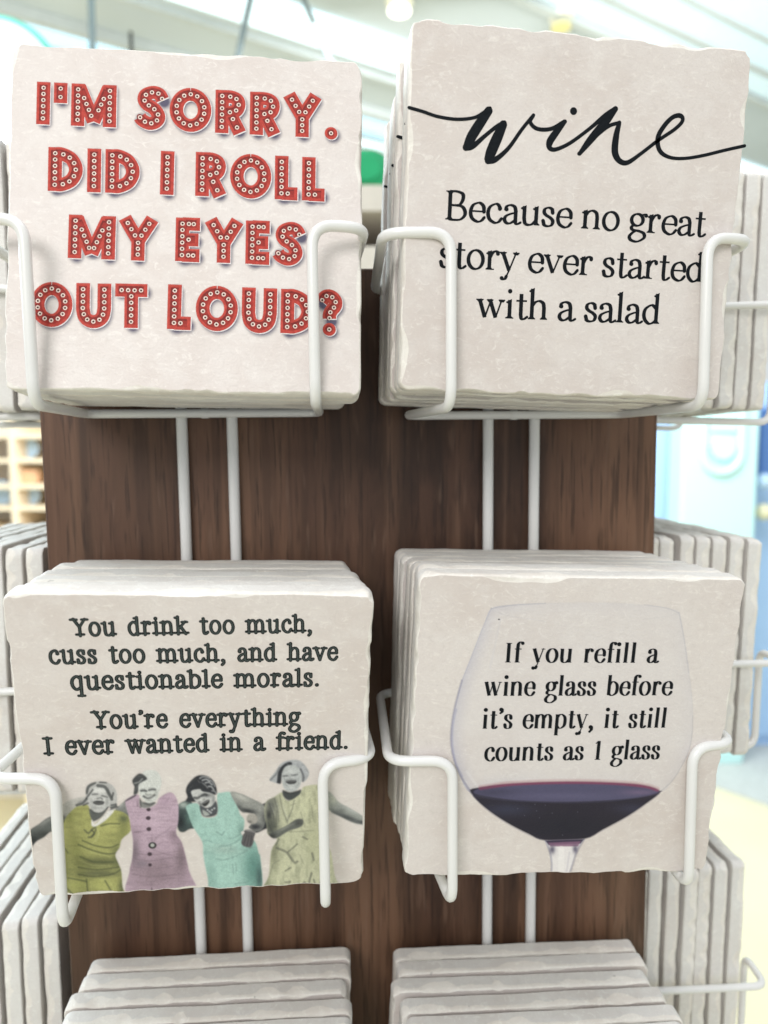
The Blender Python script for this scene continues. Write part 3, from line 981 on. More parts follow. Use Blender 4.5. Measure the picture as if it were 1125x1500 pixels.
    def blur(self, n):
        for _ in range(n):
            pm = self.rgb * self.a[..., None]
            for ax in (0, 1):
                pm = (np.roll(pm, 1, ax) + 2 * pm + np.roll(pm, -1, ax)) / 4
                self.a = (np.roll(self.a, 1, ax) + 2 * self.a + np.roll(self.a, -1, ax)) / 4
            self.rgb = np.where(self.a[..., None] > 1e-3, pm / np.maximum(self.a[..., None], 1e-3), self.rgb)
    def grain(self, amp, seed=3):
        n = self.noise(self.a.shape, (2.2, 2.2), seed) * .6 + self.noise(self.a.shape, (6, 5), seed + 1) * .4 - .5
        self.rgb = np.clip(self.rgb * (1 + amp * n[..., None]), 0, 255)
    def build(self, name, key, parent, front, height):
        H, Wd = self.X.shape
        p, R = np.array(FIT[key][0]), np.array(FIT[key][1])
        s, c = math.sin(PITCH), math.cos(PITCH)
        cx, cy = (self.X - 562.5) / FPX, (self.Y - 750) / FPX
        D = np.stack([cx, -s * cy + c, -c * cy - s], -1)
        Q = D * ((p @ R[:, 1]) / (D @ R[:, 1]))[..., None] - p
        u, v_ = Q @ R[:, 0], Q @ R[:, 2]
        # cut the print where the face of the coaster ends
        ang = np.arctan2(v_, u); fa = np.arctan2(front[:, 1], front[:, 0]); fr = np.hypot(front[:, 0], front[:, 1])
        o_ = np.argsort(fa)
        lim = np.interp(ang, np.concatenate([fa[o_] - 2 * math.pi, fa[o_], fa[o_] + 2 * math.pi]), np.tile(fr[o_], 3))
        inside = np.hypot(u, v_) < lim - 0.12
        rgb = np.clip(self.rgb, 0, 255) / 255
        lc = np.where(rgb <= .04045, rgb / 12.92, ((rgb + .055) / 1.055) ** 2.4)
        alpha = self.a
        act = (alpha > 0.004) & inside
        q = act[:-1, :-1] | act[1:, :-1] | act[:-1, 1:] | act[1:, 1:]
        q &= inside[:-1, :-1] & inside[1:, :-1] & inside[:-1, 1:] & inside[1:, 1:]
        jj, ii = np.nonzero(q)
        idx = np.arange(H * Wd).reshape(H, Wd)
        quads = np.stack([idx[jj, ii], idx[jj + 1, ii], idx[jj + 1, ii + 1], idx[jj, ii + 1]], 1)
        used = np.unique(quads)
        remap = np.full(H * Wd, -1); remap[used] = np.arange(len(used))
        quads = remap[quads]
        co = np.stack([u.ravel()[used] * MM, np.full(len(used), -height * MM), v_.ravel()[used] * MM], 1)
        me = bpy.data.meshes.new(name)
        me.vertices.add(len(used)); me.vertices.foreach_set('co', co.ravel().astype(np.float32))
        me.loops.add(quads.size); me.loops.foreach_set('vertex_index', quads.ravel().astype(np.int32))
        me.polygons.add(len(quads)); me.polygons.foreach_set('loop_start', (np.arange(len(quads)) * 4).astype(np.int32))
        me.update(calc_edges=True); me.validate()
        at_ = me.attributes.new('ink', 'FLOAT_COLOR', 'POINT')
        col = np.concatenate([lc.reshape(-1, 3)[used], alpha.ravel()[used][:, None]], 1)
        at_.data.foreach_set('color', col.ravel().astype(np.float32))
        me.materials.append(M_PRINT)
        o = bpy.data.objects.new(name, me)
        link(o, parent)
        o['seed'] = list(parent['seed'])
        return o

# ---- four laughing women
cv = Canvas(34, 1104, 545, 1316, 0.55)
def zoomed(ox, oy, k):
    return lambda pts: [(ox + x / k, oy + y / k) for x, y in pts]
za, zb, zc, zd = zoomed(30, 1110, 6.618), zoomed(160, 1110, 6.82), zoomed(260, 1110, 6.82), zoomed(370, 1090, 6.25)
class Pen:
    def __init__(self, z, k): self.z, self.k = z, k
    def poly(self, P, col, **kw): return cv.poly(self.z(P), col, **kw)
    def line(self, P, w, col, **kw):
        kw.setdefault('soft', 1.5); kw['op'] = kw.get('op', 1) * (.42 if w < 12 else .8); cv.line(self.z(P), w / self.k * 1.15, col, **kw)
    def blob(self, x, y, rx, ry, col, **kw):
        p = self.z([(x, y)])[0]; cv.blob(p[0], p[1], rx / self.k, ry / self.k, col, **kw)
    def shade(self, clip, items):
        """blobs that stay inside the clip shape"""
        sl, c, sd = cv.poly_cov(self.z(clip), 1.0)
        sub_a = cv.rgb.copy()
        for it in items: self.blob(*it[:5], **(it[5] if len(it) > 5 else {}))
        keep = np.zeros_like(cv.a); keep[sl] = c
        cv.rgb = sub_a * (1 - keep[..., None]) + cv.rgb * keep[..., None]
    def texture(self, clip, cell, amp, seed, dark):
        sl, c, sd = cv.poly_cov(self.z(clip), 1.0)
        n = cv.noise(cv.a.shape, cell, seed)[sl]
        cov = np.clip((n - .5) * 2.2, 0, 1) * amp * c
        cv.put(sl, cov, dark, False)
A_, B_, C_, D_ = Pen(za, 6.618), Pen(zb, 6.82), Pen(zc, 6.82), Pen(zd, 6.25)

# arms and dark masses that lie behind
arm1 = [(70, 730), (180, 640), (275, 575), (400, 545), (450, 600), (420, 690), (300, 715), (230, 770), (160, 810), (120, 860), (108, 905)]
A_.poly(arm1, (92, 96, 94))
A_.shade(arm1, [(120, 800, 90, 60, (36, 40, 44), dict(op=.9)), (230, 745, 90, 40, (48, 52, 52), dict(op=.8)), (240, 620, 90, 26, (150, 150, 146), dict(op=.7, ang=-30)), (400, 640, 50, 50, (40, 44, 44), dict(op=.9))])
sh1 = [(385, 480), (470, 415), (560, 385), (650, 385), (640, 470), (540, 500), (470, 560), (420, 600), (390, 590)]
A_.poly(sh1, (186, 182, 176))
A_.shade(sh1, [(410, 590, 40, 40, (70, 72, 70), dict(op=.9)), (600, 430, 50, 20, (90, 92, 90), dict(op=.8, ang=-20))])
arm2 = [(60, 520), (110, 470), (170, 425), (190, 480), (195, 640), (150, 640), (90, 580)]
B_.poly(arm2, (120, 122, 120))
B_.shade(arm2, [(120, 590, 70, 40, (42, 46, 44), dict(op=.9)), (120, 470, 50, 24, (172, 172, 168), dict(op=.7, ang=-35))])
arm3 = [(680, 480), (770, 425), (830, 450), (880, 560), (870, 690), (800, 715), (740, 745), (690, 720), (670, 600)]
B_.poly(arm3, (58, 72, 74))
B_.shade(arm3, [(740, 470, 60, 40, (175, 186, 178), dict(op=.85)), (710, 640, 60, 70, (26, 32, 40), dict(op=.9)), (800, 600, 50, 80, (86, 128, 118), dict(op=.6))])
mass = [(790, 530), (880, 450), (930, 560), (905, 690), (860, 720), (790, 750), (750, 720), (740, 640)]
C_.poly(mass, (40, 42, 50))
# first woman
dress1 = [(548, 472), (620, 455), (665, 470), (690, 590), (715, 640), (790, 580), (860, 520), (940, 510), (1040, 560), (1072, 700), (985, 790), (962, 870), (922, 940), (950, 1020), (980, 1100), (992, 1250), (1020, 1350), (900, 1352), (420, 1352), (395, 1300), (388, 1100), (385, 900), (395, 720), (425, 610), (480, 530)]
A_.poly(dress1, (164, 164, 88))
A_.shade(dress1, [(780, 1010, 260, 60, (88, 92, 56), dict(op=.75)), (760, 1120, 240, 36, (80, 84, 60), dict(op=.7)), (420, 1080, 60, 260, (104, 106, 60), dict(op=.6)), (990, 690, 60, 110, (112, 116, 62), dict(op=.7)),
    (960, 960, 60, 110, (66, 74, 52), dict(op=.7)), (500, 680, 90, 120, (196, 192, 112), dict(op=.6)), (880, 660, 110, 60, (194, 192, 104), dict(op=.6)), (560, 1240, 100, 70, (180, 182, 90), dict(op=.5)), (780, 1230, 90, 70, (186, 188, 96), dict(op=.55)),
    (1000, 590, 50, 40, (84, 92, 64), dict(op=.8)), (985, 1260, 40, 110, (72, 78, 50), dict(op=.7)), (400, 1310, 60, 60, (70, 78, 50), dict(op=.7))])
A_.texture(dress1, (30, 7), .22, 21, (84, 88, 50))
for P in ([(560, 840), (680, 890), (830, 930), (950, 920)], [(600, 800), (720, 850), (860, 870), (950, 840)], [(580, 960), (720, 1010), (900, 1010)], [(560, 1130), (700, 1150), (880, 1130), (980, 1080)], [(560, 1060), (740, 1085), (950, 1060)], [(430, 880), (460, 920)], [(640, 1180), (655, 1320)], [(820, 1190), (890, 1310)], [(440, 1160), (600, 1190), (640, 1200)], [(960, 640), (860, 640), (780, 660)], [(430, 1250), (520, 1330)]):
    A_.line(P, 13, (74, 80, 50), op=.75)
for P in ([(590, 870), (720, 925), (880, 960)], [(570, 990), (700, 1040), (880, 1045)], [(700, 830), (740, 760), (760, 700)], [(680, 1200), (690, 1300)], [(860, 1180), (900, 1270)]):
    A_.line(P, 9, (206, 206, 128), op=.6)
A_.poly([(668, 495), (760, 520), (865, 455), (800, 560), (725, 612), (690, 600)], (88, 91, 90))
A_.poly([(692, 598), (722, 640), (800, 568), (870, 500), (905, 520), (820, 610), (725, 668), (688, 652)], (218, 214, 210))
A_.line([(620, 700), (660, 730), (700, 690), (735, 680), (700, 760), (660, 770)], 15, (80, 84, 60), op=.85)
A_.line([(690, 700), (715, 730), (690, 760)], 12, (62, 66, 52), op=.8)
A_.line([(740, 680), (760, 740), (730, 810)], 12, (196, 196, 120), op=.7)
hair1 = [(632, 300), (662, 255), (740, 230), (830, 232), (905, 280), (935, 350), (935, 450), (945, 480), (880, 500), (850, 470), (760, 500), (680, 480), (640, 450), (600, 460), (545, 465), (590, 425), (630, 380)]
A_.poly(hair1, (176, 174, 172))
A_.poly([(700, 300), (770, 268), (840, 300), (872, 380), (868, 440), (835, 500), (770, 535), (700, 515), (665, 450), (668, 370)], (190, 189, 187))
A_.blob(765, 320, 70, 28, (222, 220, 217), op=.8); A_.blob(690, 400, 22, 26, (214, 212, 209), op=.7); A_.blob(815, 400, 18, 22, (214, 212, 209), op=.6); A_.blob(700, 480, 30, 30, (150, 150, 149), op=.6); A_.blob(850, 330, 20, 40, (120, 121, 121), op=.6)
for P, w in (([(640, 340), (660, 280), (720, 240)], 24), ([(750, 270), (820, 285), (865, 360), (885, 400)], 26), ([(770, 236), (830, 240)], 14), ([(545, 460), (600, 440), (640, 400)], 20), ([(640, 390), (675, 345), (700, 310)], 14), ([(850, 495), (900, 485), (940, 468)], 28), ([(890, 380), (900, 340)], 14), ([(880, 460), (930, 450)], 14), ([(610, 460), (655, 440)], 14)):
    A_.line(P, w, (52, 55, 56), op=.85)
A_.line([(700, 355), (745, 352)], 15, (96, 97, 97), op=.9); A_.line([(790, 368), (842, 382)], 15, (96, 97, 97), op=.9)
A_.line([(745, 395), (775, 388), (795, 400)], 13, (110, 111, 110), op=.85)
A_.poly([(704, 428), (740, 416), (796, 420), (812, 432), (796, 452), (750, 456), (714, 446)], (62, 62, 64))
A_.line([(722, 434), (755, 440), (793, 436)], 9, (196, 195, 192), op=.7)
A_.blob(745, 485, 50, 12, (150, 150, 148), op=.7); A_.blob(690, 420, 16, 30, (150, 150, 148), op=.6); A_.blob(840, 430, 18, 40, (140, 141, 140), op=.7)
A_.line([(680, 500), (720, 535), (790, 530), (850, 480)], 14, (70, 72, 72), op=.7)
# second woman
dress2 = [(165, 425), (255, 370), (300, 378), (310, 490), (400, 497), (470, 460), (500, 400), (600, 343), (660, 380), (692, 480), (690, 640), (670, 750), (725, 840), (760, 960), (800, 1130), (845, 1380), (205, 1390), (198, 1150), (228, 1000), (236, 830), (215, 700), (200, 590), (178, 530)]
B_.poly(dress2, (186, 156, 176))
B_.shade(dress2, [(480, 1150, 330, 220, (136, 112, 124), dict(op=.85)), (250, 930, 60, 170, (110, 94, 106), dict(op=.8)), (720, 1000, 60, 200, (112, 92, 102), dict(op=.75)), (650, 780, 60, 70, (130, 106, 120), dict(op=.7)), (260, 740, 90, 40, (150, 124, 142), dict(op=.6)), (480, 620, 120, 90, (200, 170, 190), dict(op=.5)), (560, 420, 60, 50, (170, 138, 162), dict(op=.5)), (330, 1060, 60, 40, (108, 98, 112), dict(op=.5))])
B_.texture(dress2, (34, 4), .22, 31, (112, 92, 104))
for P in ([(440, 850), (480, 790), (560, 740), (620, 690)], [(480, 870), (540, 840), (590, 845)], [(420, 1240), (425, 1370)], [(428, 760), (428, 850)], [(250, 745), (320, 735)], [(250, 1010), (400, 1030), (600, 1000)], [(240, 1090), (420, 1110), (640, 1080)], [(230, 1160), (420, 1190), (700, 1160)], [(260, 950), (420, 970), (700, 930)], [(440, 920), (560, 960), (680, 990)], [(540, 1210), (640, 1200)], [(280, 480), (310, 440)], [(590, 410), (560, 440)]):
    B_.line(P, 9, (98, 78, 92), op=.6)
for x, y, r_ in ((393, 517, 17), (390, 602, 19), (396, 712, 19), (405, 962, 18), (408, 1070, 15)): B_.blob(x, y, r_ * 1.2, r_, (62, 46, 58), hard=True, op=.95)
B_.blob(432, 875, 40, 32, (48, 46, 50), hard=True); B_.blob(432, 873, 21, 19, (176, 178, 172), hard=True)
B_.poly([(412, 1370), (425, 1300), (440, 1360)], (50, 44, 50), smooth=False)
B_.poly([(308, 405), (340, 440), (450, 440), (460, 460), (400, 497), (314, 492)], (128, 128, 126))
B_.line([(308, 410), (312, 492)], 16, (52, 50, 56), op=.8); B_.line([(280, 440), (285, 485)], 11, (70, 60, 68), op=.8); B_.line([(345, 450), (400, 468), (450, 450)], 18, (70, 70, 72), op=.7)
B_.poly([(160, 425), (255, 370), (262, 385), (175, 432)], (92, 80, 92))
B_.poly([(330, 150), (400, 122), (480, 138), (522, 215), (515, 300), (495, 360), (470, 420), (405, 452), (345, 425), (300, 350), (285, 280)], (203, 205, 200))
B_.poly([(235, 212), (300, 155), (362, 185), (375, 215), (330, 240), (292, 272), (287, 350), (243, 365), (250, 290), (232, 250)], (66, 69, 72))
B_.line([(255, 255), (300, 240), (330, 210)], 13, (170, 172, 170), op=.8); B_.line([(260, 330), (275, 285)], 10, (150, 152, 150), op=.7); B_.line([(280, 190), (330, 180)], 9, (130, 132, 132), op=.6)
B_.line([(318, 330), (345, 326), (370, 332)], 19, (60, 62, 64), op=.9); B_.line([(398, 322), (430, 315), (460, 318)], 19, (66, 68, 70), op=.9)
B_.line([(320, 312), (362, 310)], 7, (120, 120, 120), op=.7); B_.line([(400, 300), (455, 296)], 7, (130, 130, 130), op=.7)
B_.line([(365, 360), (385, 372), (415, 366)], 13, (120, 121, 119), op=.8)
B_.line([(345, 385), (395, 402), (452, 372)], 20, (64, 64, 66), op=.9); B_.line([(365, 388), (400, 396), (435, 380)], 9, (225, 224, 220), op=.95)
B_.blob(470, 360, 16, 50, (156, 157, 153), op=.6); B_.blob(395, 425, 40, 10, (160, 160, 156), op=.7)
B_.line([(520, 220), (518, 300), (495, 330)], 8, (150, 152, 148), op=.7)
# third woman
dress3 = [(85, 485), (170, 450), (225, 480), (255, 590), (392, 572), (395, 375), (440, 348), (540, 348), (600, 470), (625, 560), (668, 620), (662, 720), (645, 770), (770, 830), (812, 950), (830, 1000), (845, 1310), (700, 1335), (350, 1345), (300, 1190), (258, 980), (250, 850), (190, 745), (150, 680), (110, 570)]
C_.poly(dress3, (152, 196, 184))
C_.shade(dress3, [(760, 1100, 110, 260, (78, 132, 122), dict(op=.85)), (820, 1200, 40, 160, (54, 84, 84), dict(op=.8)), (330, 1200, 60, 180, (120, 164, 154), dict(op=.7)), (480, 920, 160, 50, (150, 178, 168), dict(op=.7)), (640, 720, 40, 80, (100, 136, 128), dict(op=.7)), (150, 580, 50, 90, (122, 160, 150), dict(op=.5)), (480, 1180, 120, 150, (160, 206, 192), dict(op=.5)), (430, 640, 120, 90, (164, 206, 194), dict(op=.5))])
C_.texture(dress3, (9, 12), .16, 41, (92, 130, 124))
for P in ([(250, 835), (300, 825), (345, 842)], [(420, 880), (500, 875), (600, 830), (640, 790)], [(510, 805), (560, 800), (640, 755)], [(380, 1010), (450, 1022), (520, 1005)], [(540, 1000), (620, 965), (700, 930)], [(390, 735), (440, 770), (470, 735)], [(530, 870), (532, 910)], [(550, 1060), (560, 1160)], [(580, 1050), (590, 1130)], [(570, 1260), (700, 1240)], [(660, 930), (760, 890)]):
    C_.line(P, 9, (78, 100, 98), op=.7)
for P in ([(430, 905), (520, 895), (620, 850)], [(400, 990), (500, 1000)], [(320, 860), (420, 870)]): C_.line(P, 8, (192, 216, 206), op=.6)
neck = [(222, 470), (300, 500), (384, 430), (392, 565), (260, 585)]
C_.poly(neck, (74, 77, 84)); C_.line([(250, 520), (270, 585), (390, 560)], 8, (50, 56, 60), op=.7)
C_.poly([(250, 520), (300, 545), (320, 570), (265, 580)], (168, 172, 166), op=.9)
for x, y in ((318, 535), (345, 520), (368, 505), (300, 520), (335, 548)): C_.blob(x, y, 11, 10, (190, 192, 192), hard=True, op=.8)
C_.poly([(82, 330), (105, 262), (190, 180), (290, 178), (365, 235), (395, 320), (385, 368), (330, 370), (280, 400), (180, 440), (85, 432), (98, 390)], (46, 48, 56))
for P, w, v in (([(225, 205), (250, 190), (285, 190), (320, 205)], 16, 150), ([(250, 225), (285, 215), (320, 232)], 14, 178), ([(280, 250), (315, 245), (345, 268)], 15, 168), ([(330, 225), (358, 250), (372, 285)], 14, 140), ([(310, 285), (340, 290), (362, 318)], 14, 172), ([(345, 330), (372, 335), (385, 355)], 13, 150), ([(255, 255), (280, 275), (300, 300)], 12, 130), ([(120, 270), (150, 235), (185, 215)], 10, 84), ([(105, 330), (125, 300), (160, 275)], 10, 78), ([(205, 225), (220, 245), (250, 245)], 10, 120), ([(110, 400), (130, 390), (150, 400)], 9, 82)):
    C_.line(P, w, (v, v + 1, v + 3), op=1.0)
C_.poly([(135, 335), (220, 312), (250, 335), (330, 350), (378, 385), (372, 440), (330, 490), (270, 490), (215, 465), (170, 420)], (192, 192, 190))
C_.shade([(135, 335), (220, 312), (250, 335), (330, 350), (378, 385), (372, 440), (330, 490), (270, 490), (215, 465), (170, 420)], [(290, 375, 60, 22, (84, 85, 88), dict(op=.8)), (225, 470, 40, 30, (80, 82, 84), dict(op=.8)), (360, 420, 22, 60, (120, 121, 122), dict(op=.7))])
C_.line([(170, 400), (200, 402), (220, 392)], 22, (62, 63, 66), op=.9); C_.line([(240, 380), (270, 366), (290, 370)], 22, (56, 58, 62), op=.9)
C_.line([(220, 440), (245, 428), (270, 415)], 12, (110, 110, 110), op=.8); C_.blob(238, 420, 16, 20, (216, 216, 212), op=.8)
C_.poly([(250, 455), (290, 425), (315, 420), (318, 445), (290, 478), (262, 482)], (44, 44, 48)); C_.line([(262, 452), (288, 440), (308, 428)], 11, (226, 224, 220), op=.95)
armr = [(528, 345), (620, 352), (730, 400), (855, 465), (885, 550), (862, 690), (800, 735), (710, 700), (760, 630), (790, 575), (700, 552), (645, 545), (600, 490)]
C_.poly(armr, (140, 141, 136))
C_.shade(armr, [(640, 395, 90, 30, (190, 188, 180), dict(op=.8, ang=25)), (700, 530, 110, 26, (48, 50, 54), dict(op=.9, ang=10)), (870, 600, 34, 90, (70, 72, 74), dict(op=.7)), (780, 690, 70, 36, (40, 42, 50), dict(op=.9)), (610, 500, 30, 40, (60, 66, 68), dict(op=.8)), (830, 520, 40, 40, (150, 150, 144), dict(op=.6))])
C_.poly([(690, 600), (715, 565), (770, 560), (800, 600), (790, 645), (740, 662), (700, 640)], (160, 154, 146)); C_.blob(720, 640, 30, 14, (84, 82, 80), op=.7)
C_.line([(705, 655), (690, 700)], 14, (140, 136, 130), op=.9); C_.line([(725, 660), (735, 700)], 10, (120, 116, 110), op=.8)
hand = [(676, 718), (775, 738), (765, 800), (758, 845), (735, 890), (690, 892), (640, 862), (648, 800)]
C_.poly(hand, (86, 82, 86))
for P in ([(690, 770), (665, 850)], [(715, 780), (695, 870)], [(740, 780), (728, 870)]): C_.line(P, 11, (44, 44, 50), op=.9)
for P in ([(678, 770), (655, 840)], [(703, 780), (682, 870)], [(727, 785), (714, 875)]): C_.line(P, 6, (128, 122, 122), op=.8)
C_.line([(680, 722), (775, 742)], 12, (150, 146, 146), op=.9); C_.blob(652, 748, 18, 16, (200, 200, 196), hard=True)
# fourth woman
dress4 = [(120, 530), (200, 480), (268, 440), (290, 485), (335, 515), (440, 430), (472, 388), (600, 372), (695, 435), (722, 590), (690, 625), (690, 900), (722, 1000), (752, 1200), (785, 1310), (600, 1345), (330, 1355), (95, 1345), (148, 1200), (168, 980), (222, 870), (140, 830), (128, 740), (108, 640)]
D_.poly(dress4, (190, 190, 154))
D_.shade(dress4, [(170, 560, 70, 120, (92, 94, 92), dict(op=.85)), (170, 760, 70, 110, (56, 60, 62), dict(op=.9)), (150, 650, 30, 60, (40, 42, 48), dict(op=.8)), (500, 560, 120, 140, (202, 202, 162), dict(op=.6)), (200, 1000, 50, 160, (116, 118, 92), dict(op=.75)), (560, 900, 90, 200, (176, 178, 136), dict(op=.5)), (130, 1250, 50, 120, (128, 132, 100), dict(op=.7)), (660, 1100, 90, 240, (196, 198, 160), dict(op=.5)), (330, 1180, 120, 120, (204, 204, 164), dict(op=.6))])
D_.texture(dress4, (7, 18), .3, 71, (104, 108, 86))
for P in ([(150, 540), (190, 640), (200, 760)], [(200, 500), (230, 600), (240, 700)], [(250, 470), (270, 580), (320, 720)], [(140, 720), (190, 820)], [(380, 520), (360, 600), (320, 700)], [(220, 610), (215, 760)]): D_.line(P, 11, (58, 60, 62), op=.75)
for P in ([(170, 560), (205, 650)], [(225, 540), (252, 640)], [(280, 560), (310, 660), (330, 700)]): D_.line(P, 8, (176, 178, 168), op=.7)
for P, w in (([(220, 950), (310, 990), (380, 1080), (410, 1075)], 18), ([(320, 990), (370, 950), (410, 915)], 12), ([(160, 1190), (190, 1100), (250, 1060)], 10), ([(545, 1000), (560, 1060)], 18), ([(300, 1160), (350, 1130)], 12), ([(300, 1265), (345, 1260)], 14), ([(330, 1290), (345, 1250)], 9), ([(460, 850), (500, 870)], 14), ([(540, 1180), (520, 1260), (530, 1310)], 16), ([(475, 1270), (480, 1310)], 26), ([(560, 1240), (580, 1310)], 14), ([(350, 560), (400, 540)], 8), ([(440, 620), (480, 760)], 8), ([(540, 560), (555, 700)], 8), ([(330, 800), (420, 800), (560, 790)], 10), ([(240, 870), (215, 920)], 14), ([(430, 1010), (470, 1100)], 7)):
    D_.line(P, w, (86, 88, 78), op=.7)
fore = [(195, 800), (300, 752), (400, 688), (458, 690), (460, 735), (420, 765), (330, 795), (240, 850), (190, 866), (150, 830)]
D_.poly(fore, (96, 99, 94)); D_.shade(fore, [(420, 720, 40, 30, (70, 72, 70), dict(op=.7)), (300, 765, 90, 12, (150, 152, 140), dict(op=.6, ang=-28)), (180, 840, 40, 30, (44, 46, 48), dict(op=.8))])
for P in ([(400, 705), (445, 700)], [(405, 730), (450, 722)]): D_.line(P, 7, (46, 48, 48), op=.8)
arm4 = [(685, 435), (740, 470), (790, 530), (900, 590), (1045, 685), (1050, 735), (940, 728), (800, 665), (700, 600)]
D_.poly(arm4, (150, 154, 148))
D_.shade(arm4, [(860, 670, 180, 28, (64, 68, 72), dict(op=.85, ang=22)), (740, 500, 50, 50, (196, 196, 176), dict(op=.7)), (900, 600, 90, 16, (190, 192, 190), dict(op=.6, ang=28)), (1000, 715, 60, 16, (70, 74, 78), dict(op=.8, ang=10)), (810, 610, 40, 26, (96, 100, 98), dict(op=.6))])
hat = [(152, 325), (205, 255), (262, 175), (345, 145), (430, 150), (490, 205), (518, 262), (500, 315), (465, 348), (445, 330), (420, 230), (300, 230), (262, 300), (255, 362), (190, 348)]
D_.poly(hat, (168, 170, 174)); D_.texture(hat, (6, 6), .3, 81, (110, 112, 118))
D_.poly([(225, 335), (240, 240), (300, 175), (350, 165), (358, 195), (300, 225), (270, 285), (258, 360), (222, 352)], (48, 51, 58))
D_.line([(165, 325), (215, 275), (250, 215)], 16, (104, 106, 110), op=.8); D_.line([(440, 230), (465, 290), (460, 340)], 18, (84, 86, 92), op=.85); D_.line([(490, 230), (515, 265)], 9, (100, 102, 106), op=.7); D_.line([(300, 165), (330, 190)], 8, (150, 150, 154), op=.8)
D_.poly([(300, 205), (370, 190), (425, 225), (448, 300), (440, 370), (400, 425), (340, 438), (292, 410), (268, 340), (268, 270)], (176, 179, 179))
D_.poly([(275, 420), (340, 440), (410, 425), (442, 415), (430, 460), (340, 515), (285, 480)], (66, 70, 72))
D_.line([(300, 440), (345, 455), (400, 440)], 10, (40, 42, 46), op=.8)
D_.poly([(304, 344), (322, 334), (388, 332), (402, 342), (384, 360), (332, 364)], (54, 54, 58)); D_.line([(314, 341), (350, 345), (392, 339)], 8, (190, 190, 187), op=.8)
D_.line([(305, 330), (350, 322), (400, 326)], 9, (92, 94, 96), op=.8); D_.line([(290, 300), (300, 360), (330, 395)], 9, (110, 112, 112), op=.7); D_.line([(415, 320), (420, 360), (400, 395)], 9, (110, 112, 112), op=.7)
D_.line([(278, 292), (322, 290)], 14, (84, 86, 88), op=.85); D_.line([(360, 285), (408, 278)], 14, (84, 86, 88), op=.85)
for cx_ in (300, 385): D_.line([(cx_ - 24, 282), (cx_, 270), (cx_ + 24, 282), (cx_ + 18, 302), (cx_, 306), (cx_ - 18, 302), (cx_ - 24, 282)], 5, (214, 216, 214), op=.75)
D_.line([(340, 295), (345, 318), (365, 318)], 10, (130, 132, 132), op=.8); D_.blob(355, 250, 46, 20, (206, 208, 206), op=.7); D_.blob(355, 400, 36, 14, (205, 206, 204), op=.6)
cv.blur(3)
cv.grain(.13)
g_ = cv.rgb.mean(-1, keepdims=True); cv.rgb = cv.rgb * .76 + g_ * .24
cv.build('printed_picture', 'LL', ST['LL'][0], VARS[2][1], 0.02)

# ---- the glass of red wine
cv = Canvas(655, 872, 1022, 1296, 0.6)
ze = zoomed(640, 860, 2.96)
E_ = Pen(ze, 2.96)
left = [(236, 92), (205, 160), (180, 222), (142, 320), (108, 405), (82, 500), (66, 580), (60, 660), (70, 735), (95, 805), (150, 895)]
right = [(965, 890), (1020, 840), (1062, 775), (1092, 710), (1106, 640), (1110, 560), (1105, 470), (1092, 370), (1080, 280), (1066, 190), (1050, 110)]
top = [(1020, 96), (940, 80), (800, 70), (640, 68), (450, 70), (330, 76)]
bowl = left + [(300, 860), (560, 845), (820, 855)] + right + top
sl, c_, sd = E_.poly(bowl, (206, 202, 203), op=.30, soft=1.5)
# the glass wall darkens towards its outline
X, Y = cv.X[sl], cv.Y[sl]
rim = np.clip(1 - np.clip(sd, 0, None) / 26, 0, 1) ** 1.6 * (sd > 0)
lf = np.clip((800 - X) / 120, 0, 1)
cv.put(sl, rim * (.10 + .38 * lf), (168, 168, 186))
E_.line(left[:5], 4, (150, 152, 172), op=.75, add=True); E_.line(left[4:], 8, (96, 98, 132), op=.9, add=True); E_.line([(84, 530), (70, 600), (68, 680), (82, 760), (110, 820)], 7, (120, 124, 165), op=.6, add=True)
E_.line(right[:6], 4, (146, 146, 152), op=.75, add=True); E_.line(right[5:], 3.5, (182, 180, 184), op=.7, add=True); E_.line(right[7:], 5, (164, 164, 176), op=.6, add=True)
E_.line([(236, 92), (330, 78), (470, 70)], 4.5, (140, 142, 158), op=.8, add=True); E_.line([(470, 70), (640, 66), (820, 70)], 2.5, (190, 188, 190), op=.6, add=True); E_.line([(900, 76), (1000, 92), (1048, 112)], 4, (158, 158, 166), op=.75, add=True)
E_.line([(236, 96), (300, 122), (420, 140), (470, 150)], 3, (178, 178, 188), op=.5, add=True); E_.line([(1046, 116), (980, 130), (900, 138)], 3, (188, 186, 190), op=.5, add=True)
E_.line([(275, 140), (255, 240), (230, 350)], 8, (196, 194, 202), op=.5, add=True); E_.line([(262, 150), (242, 250)], 3, (226, 222, 222), op=.5, add=True); E_.blob(269, 140, 4, 3, (60, 60, 66), hard=True, add=True)
E_.line([(130, 800), (175, 860), (205, 870)], 10, (224, 220, 220), op=.6, add=True)
wine = [(152, 896), (210, 958), (300, 1020), (400, 1072), (468, 1098), (640, 1092), (720, 1052), (830, 992), (920, 930), (968, 890), (930, 880), (560, 846), (190, 868)]
E_.poly([(150, 895)] + wine[1:], (40, 36, 48), soft=1.2)
E_.poly([(160, 892), (200, 866), (330, 850), (560, 842), (760, 846), (900, 858), (966, 884), (900, 908), (760, 924), (560, 932), (360, 926), (230, 910)], (80, 77, 103), soft=1.4)
E_.line([(190, 870), (330, 851), (560, 843), (760, 847), (900, 860), (955, 876)], 18, (138, 62, 88), op=.9, soft=3)
E_.blob(250, 892, 110, 22, (62, 60, 80), op=.7); E_.blob(560, 905, 260, 16, (94, 90, 118), op=.6); E_.blob(880, 890, 80, 14, (120, 100, 128), op=.6)
E_.blob(560, 1040, 200, 60, (30, 30, 42), op=.7); E_.blob(300, 965, 120, 30, (56, 58, 78), op=.7); E_.blob(850, 960, 90, 26, (58, 58, 78), op=.6)
